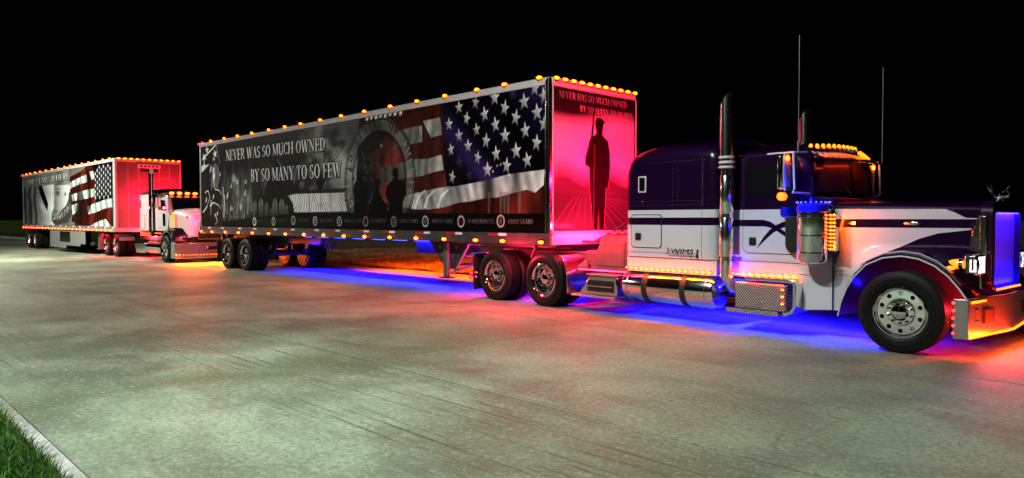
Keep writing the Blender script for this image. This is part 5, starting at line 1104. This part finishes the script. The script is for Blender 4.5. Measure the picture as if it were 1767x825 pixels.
# blue strips under the tractor
for (x, y, z, ln, e) in ((3.2, 0, .72, 3.6, 1300), (5.6, -.2, .45, 1.4, 300), (0, 0, .72, 1.2, 150)):
    b_ = MB().box(x - ln / 2, x + ln / 2, y - .015, y + .015, z, z + .02).build('blue_light_strip', 'blue_led', k1)
    lamp('underglow_lamp', 'AREA', b_, (x, y, z - .01), e * .8, (.004, .002, 1.0), (0, 0, 0), ln, 150, .05)
lamp('blue_lamp', 'POINT', k1, (4.40, -.75, .62), 22, (.004, .002, 1.0), rad=.03)
lamp('blue_lamp', 'POINT', k1, (4.40, -1.12, .95), 2.5, (.004, .002, 1.0), rad=.03)
lamp('blue_lamp', 'POINT', k1, (6.10, -.80, .70), 3, (.004, .002, 1.0), rad=.03)
lamp('red_lamp', 'POINT', k1, (7.30, -1.0, .55), 60, (1.0, .01, .02), rad=.03)

# ------------------------------------------------------------------ the white tractor
k2p = Vector((-15.779, 29.05, 0)) + Vector((math.cos(YAW3 + PI / 2), math.sin(YAW3 + PI / 2), 0)) * 1.64
k2 = thing('semi_tractor', 'white sleeper truck with rounded hood and red glow, behind the near trailer tail', 'truck', k2p, YAW3, 'semi tractors')
YO = -1.24
for s in (-1, 1): MB().box(-3.2, 4.6, s * .43 - .045, s * .43 + .045, .74, .98).build('frame_rail', 'frame_paint', k2)
for x in (-2.83, -1.53):
    MB().cyl((x, 0, .485), .08, 1.9).build('axle', 'dark_metal', k2)
    for s in (-1, 1):
        wheel(k2, x, s * 1.08, .485, 'drive', s); wheel(k2, x, s * .75, .485, 'drive', s, full=False)
        pts = [(x + .60 * math.cos(R(a)), .485 + .56 * math.sin(R(a))) for a in range(20, 161, 14)]
        if x > -2: MB().prism(stroke(pts[:6], .02), s * .92 - .30, s * .92 + .30).build('quarter_fender', 'chrome', k2)
for s in (-1, 1): wheel(k2, 4.12, s * 1.08, .485, 'steer', s)
def sh(x): return x - .42
SS = [(1.12, 1.05, 2.52, 2.58), (1.16, 1.08, 2.60, 2.66), (1.35, 1.09, 2.66, 2.74), (2.0, 1.09, 2.68, 2.78), (2.40, 1.09, 2.67, 2.76), (2.43, 1.06, 2.64, 2.72)]
MB().loft([rsec(x, hw, 2.52, zs, zc, .12) for x, hw, zs, zc in SS]).build('sleeper_roof', 'black_paint', k2, ang=50)
MB().box(1.12, 2.12, -1.09, 1.09, 1.12, 2.53).build('sleeper', 'white_paint', k2, bevel=.05, seg=3)
MB().box(2.10, 2.42, -1.05, 1.05, 1.10, 2.55).build('cab_boot', 'black_paint', k2, bevel=.03)
MB().box(1.14, 2.40, -1.07, 1.07, .92, 1.11).build('sleeper_skirt', 'black_paint', k2, bevel=.02)
for s in (-1, 1):
    w_ = MB().prism(rrect(1.20, 1.30, 2.0, 2.32, .03), s * 1.094 - .006, s * 1.094 + .006).build('window', 'gasket', k2)
    d_ = MB().prism(rrect(1.20, 1.70, 1.2, 1.74, .03), s * 1.094 - .004, s * 1.094 + .004).build('luggage_door', 'gasket', k2); MB().prism(rrect(1.215, 1.685, 1.215, 1.725, .025), s * 1.098 - .004, s * 1.098 + .004).build('door_skin', 'white_paint', d_)
    st_ = MB().cyl((2.42, s * 1.10, 2.2), .085, 2.2, 'z', 20).build('exhaust_stack', 'chrome', k2); MB().prism([(2.34, 3.3), (2.50, 3.3), (2.50, 3.46)], s * 1.10 - .07, s * 1.10 + .07).build('stack_tip', 'chrome', st_)
for k in range(9): mark(k2, MK_ROW, 1.2 + .12 * k, -1.08, 1.03); mark(k2, MK_ROW, 1.25 + .12 * k, -1.08, .95)
for k in range(6): mark(k2, MK_ROW, 2.62 + .12 * k, -1.02, 1.04)
CS = [(2.44, .97, 2.50, 2.58), (2.7, 1.0, 2.55, 2.64), (3.3, 1.0, 2.55, 2.64), (3.7, .98, 2.50, 2.58), (3.80, .95, 2.42, 2.5)]
MB().loft([rsec(x, hw, 2.36, zs, zc, .12) for x, hw, zs, zc in CS]).build('cab_roof', 'black_paint', k2, ang=50)
MB().prism([(2.44, 1.12), (3.80, 1.12), (4.02, 1.9), (3.78, 2.40), (2.44, 2.40)], -1.0, 1.0).build('cab', 'white_paint', k2, bevel=.04, seg=3)
for s in (-1, 1):
    d_ = MB().prism([(2.76, 1.25), (3.55, 1.25), (3.80, 1.9), (3.62, 2.36), (2.95, 2.36), (2.80, 2.2)], s * 1.003 - .004, s * 1.003 + .004).build('door', 'white_paint', k2, bevel=.003)
    w_ = MB().prism([(2.92, 1.92), (3.72, 1.88), (3.60, 2.28), (3.02, 2.30), (2.94, 2.2)], s * 1.012 - .004, s * 1.012 + .004).build('door_window', 'gasket', k2); MB().prism([(2.96, 1.95), (3.68, 1.92), (3.57, 2.25), (3.05, 2.27)], s * 1.018 - .003, s * 1.018 + .003).build('pane', 'glass_dark', w_)
    MB().prism(rrect(3.38, 3.62, 1.32, 1.78, .05), s * 1.012 - .004, s * 1.012 + .004).build('lower_window', 'glass_dark', k2)
    MB().tube([(3.75, s * 1.0, 2.42), (3.75, s * 1.3, 2.40), (3.75, s * 1.3, 2.0), (3.75, s * 1.0, 1.95)], .015, 8).build('mirror_arm', 'chrome', k2); MB().box(3.68, 3.74, s * 1.3 - .1, s * 1.3 + .1, 2.02, 2.38).build('mirror', 'chrome', k2, bevel=.02)
    MB().cyl((2.62, s * 1.06, 2.12), .09, .10, 'x', 16).build('horn', 'gasket', k2)
MB().prism([(3.83, 2.40), (4.04, 1.92), (4.06, 1.92), (3.85, 2.41)], -.88, .88).build('windscreen', 'glass_dark', k2)
MB().prism([(3.78, 2.47), (3.98, 2.36), (3.985, 2.375), (3.79, 2.49)], -.95, .95).build('visor', 'black_paint', k2)
for k in range(7):
    b_ = link('roof_light', MK_SIDE, k2, loc=(3.84, -.85 + 1.7 * k / 6, 2.53)); b_.rotation_euler = (0, 0, R(90)); b_.scale = (1.3, 1.3, 1.3)
HS = [(3.95, .98, 1.93, 1.98), (4.3, .92, 1.93, 1.99), (4.75, .82, 1.88, 1.95), (5.05, .72, 1.78, 1.86), (5.25, .62, 1.62, 1.70), (5.33, .56, 1.45, 1.52)]
MB().loft([rsec(x, hw, .95 if x > 4.9 else 1.25, zs, zc, .22 if x < 5.2 else .15) for x, hw, zs, zc in HS]).build('hood', 'white_paint', k2, ang=60)
ar = [(4.12 + .62 * math.cos(R(a)), .50 + .66 * math.sin(R(a))) for a in range(0, 181, 15)]
ar[0] = (4.95, .80); ar[1] = (4.86, .95); ar[2] = (4.70, 1.12)
for s in (-1, 1):
    MB().loft([[(x, s * 1.15, z - .06), (x, s * 1.16, z), (x, s * 1.08, z + .05), (x, s * .55, z + .16), (x, s * .55, z - .02), (x, s * 1.1, z - .03)] for x, z in ar]).build('fender', 'black_paint', k2, ang=60)
    MB().box(4.28, 4.36, s * .99 - .03, s * .99 + .03, 1.30, 1.80).build('side_light_bar', 'amber_soft', k2)
    MB().ball((4.95, s * .72, 1.64), .07, 12, 8, (1.3, .5, .6)).build('hood_vent', 'plate_black', k2)
    MB().lathe([(.0001, -.75), (.2, -.74), (.26, -.68), (.26, .75), (.2, .8), (.0001, .81)], (2.78, s * .95, .52), 'x', 28).build('fuel_tank', 'chrome', k2)
    MB().prism([(.75, .62), (1.95, .66), (1.95, .28), (1.05, .26)], s * 1.15 - .05, s * 1.15 + .05).build('side_step', 'chrome', k2, bevel=.01)
    MB().box(4.55, 4.75, s * 1.05 - .12, s * 1.05 + .12, .62, .95).build('headlight', 'chrome', k2, bevel=.04)
MB().prism(rrect(-.5, .5, .85, 1.58, .12), 5.30, 5.36, 'yz').build('grille_surround', 'chrome', k2, bevel=.01); MB().prism(rrect(-.44, .44, .9, 1.52, .1), 5.362, 5.368, 'yz').build('grille', 'plate_black', k2)
b2 = MB().prism([(4.78, -1.24), (4.78, -1.20), (5.02, -1.12), (5.28, 0), (5.02, 1.12), (4.78, 1.2), (4.78, 1.24), (5.07, 1.2), (5.34, 0), (5.07, -1.2)],   .17, .72, 'xy').build('bumper', 'bumper_chrome', k2, bevel=.015)
for k in range(22): y = -1.16 + 2.32 * k / 21; mark(b2, MK_ROW, 5.085 + .27 * (1 - abs(y) / 1.2), y, .30, R(90))
MB().box(4.3, 5.2, -.9, .9, .72, .95).build('nose_lower', 'black_paint', k2, bevel=.03)
for k in range(8): mark(k2, MK_RROW, 4.98 + .0 * k, -1.0 + .075 * k, .82, R(90))
ms = MB().box(1.05, 1.08, -.8, .8, 2.42, 2.46).build('red_light_strip', 'pink_led', k2)
lamp('red_lamp', 'AREA', ms, (1.04, 0, 2.44), 230, (1.0, .004, .03), (0, R(78), 0), .06, None, 1.7)
lamp('red_lamp', 'POINT', ms, (.35, -.7, .9), 90, (1.0, .02, .05), rad=.05)
lamp('red_lamp', 'POINT', k2, (2.30, -1.45, 2.0), 22, (1.0, .02, .08), rad=.04)
lamp('bumper_lamp_or_added_wash', 'AREA', b2, (5.5, -.3, .40), 420, (1.0, .11, .004), (0, R(-68), R(-25)), .05, None, 2.0)
lamp('bumper_lamp_or_added_wash', 'AREA', b2, (5.32, -.1, .16), 160, (1.0, .14, .004), (0, 0, 0), .05, None, 2.3)
lamp('red_lamp', 'AREA', k2, (1.2, -1.1, .20), 40, (1.0, .02, .04), (0, 0, 0), 1.4, None, .05)
lamp('red_lamp', 'POINT', k2, (5.75, -.75, 1.6), 90, (1.0, .03, .12), rad=.05)
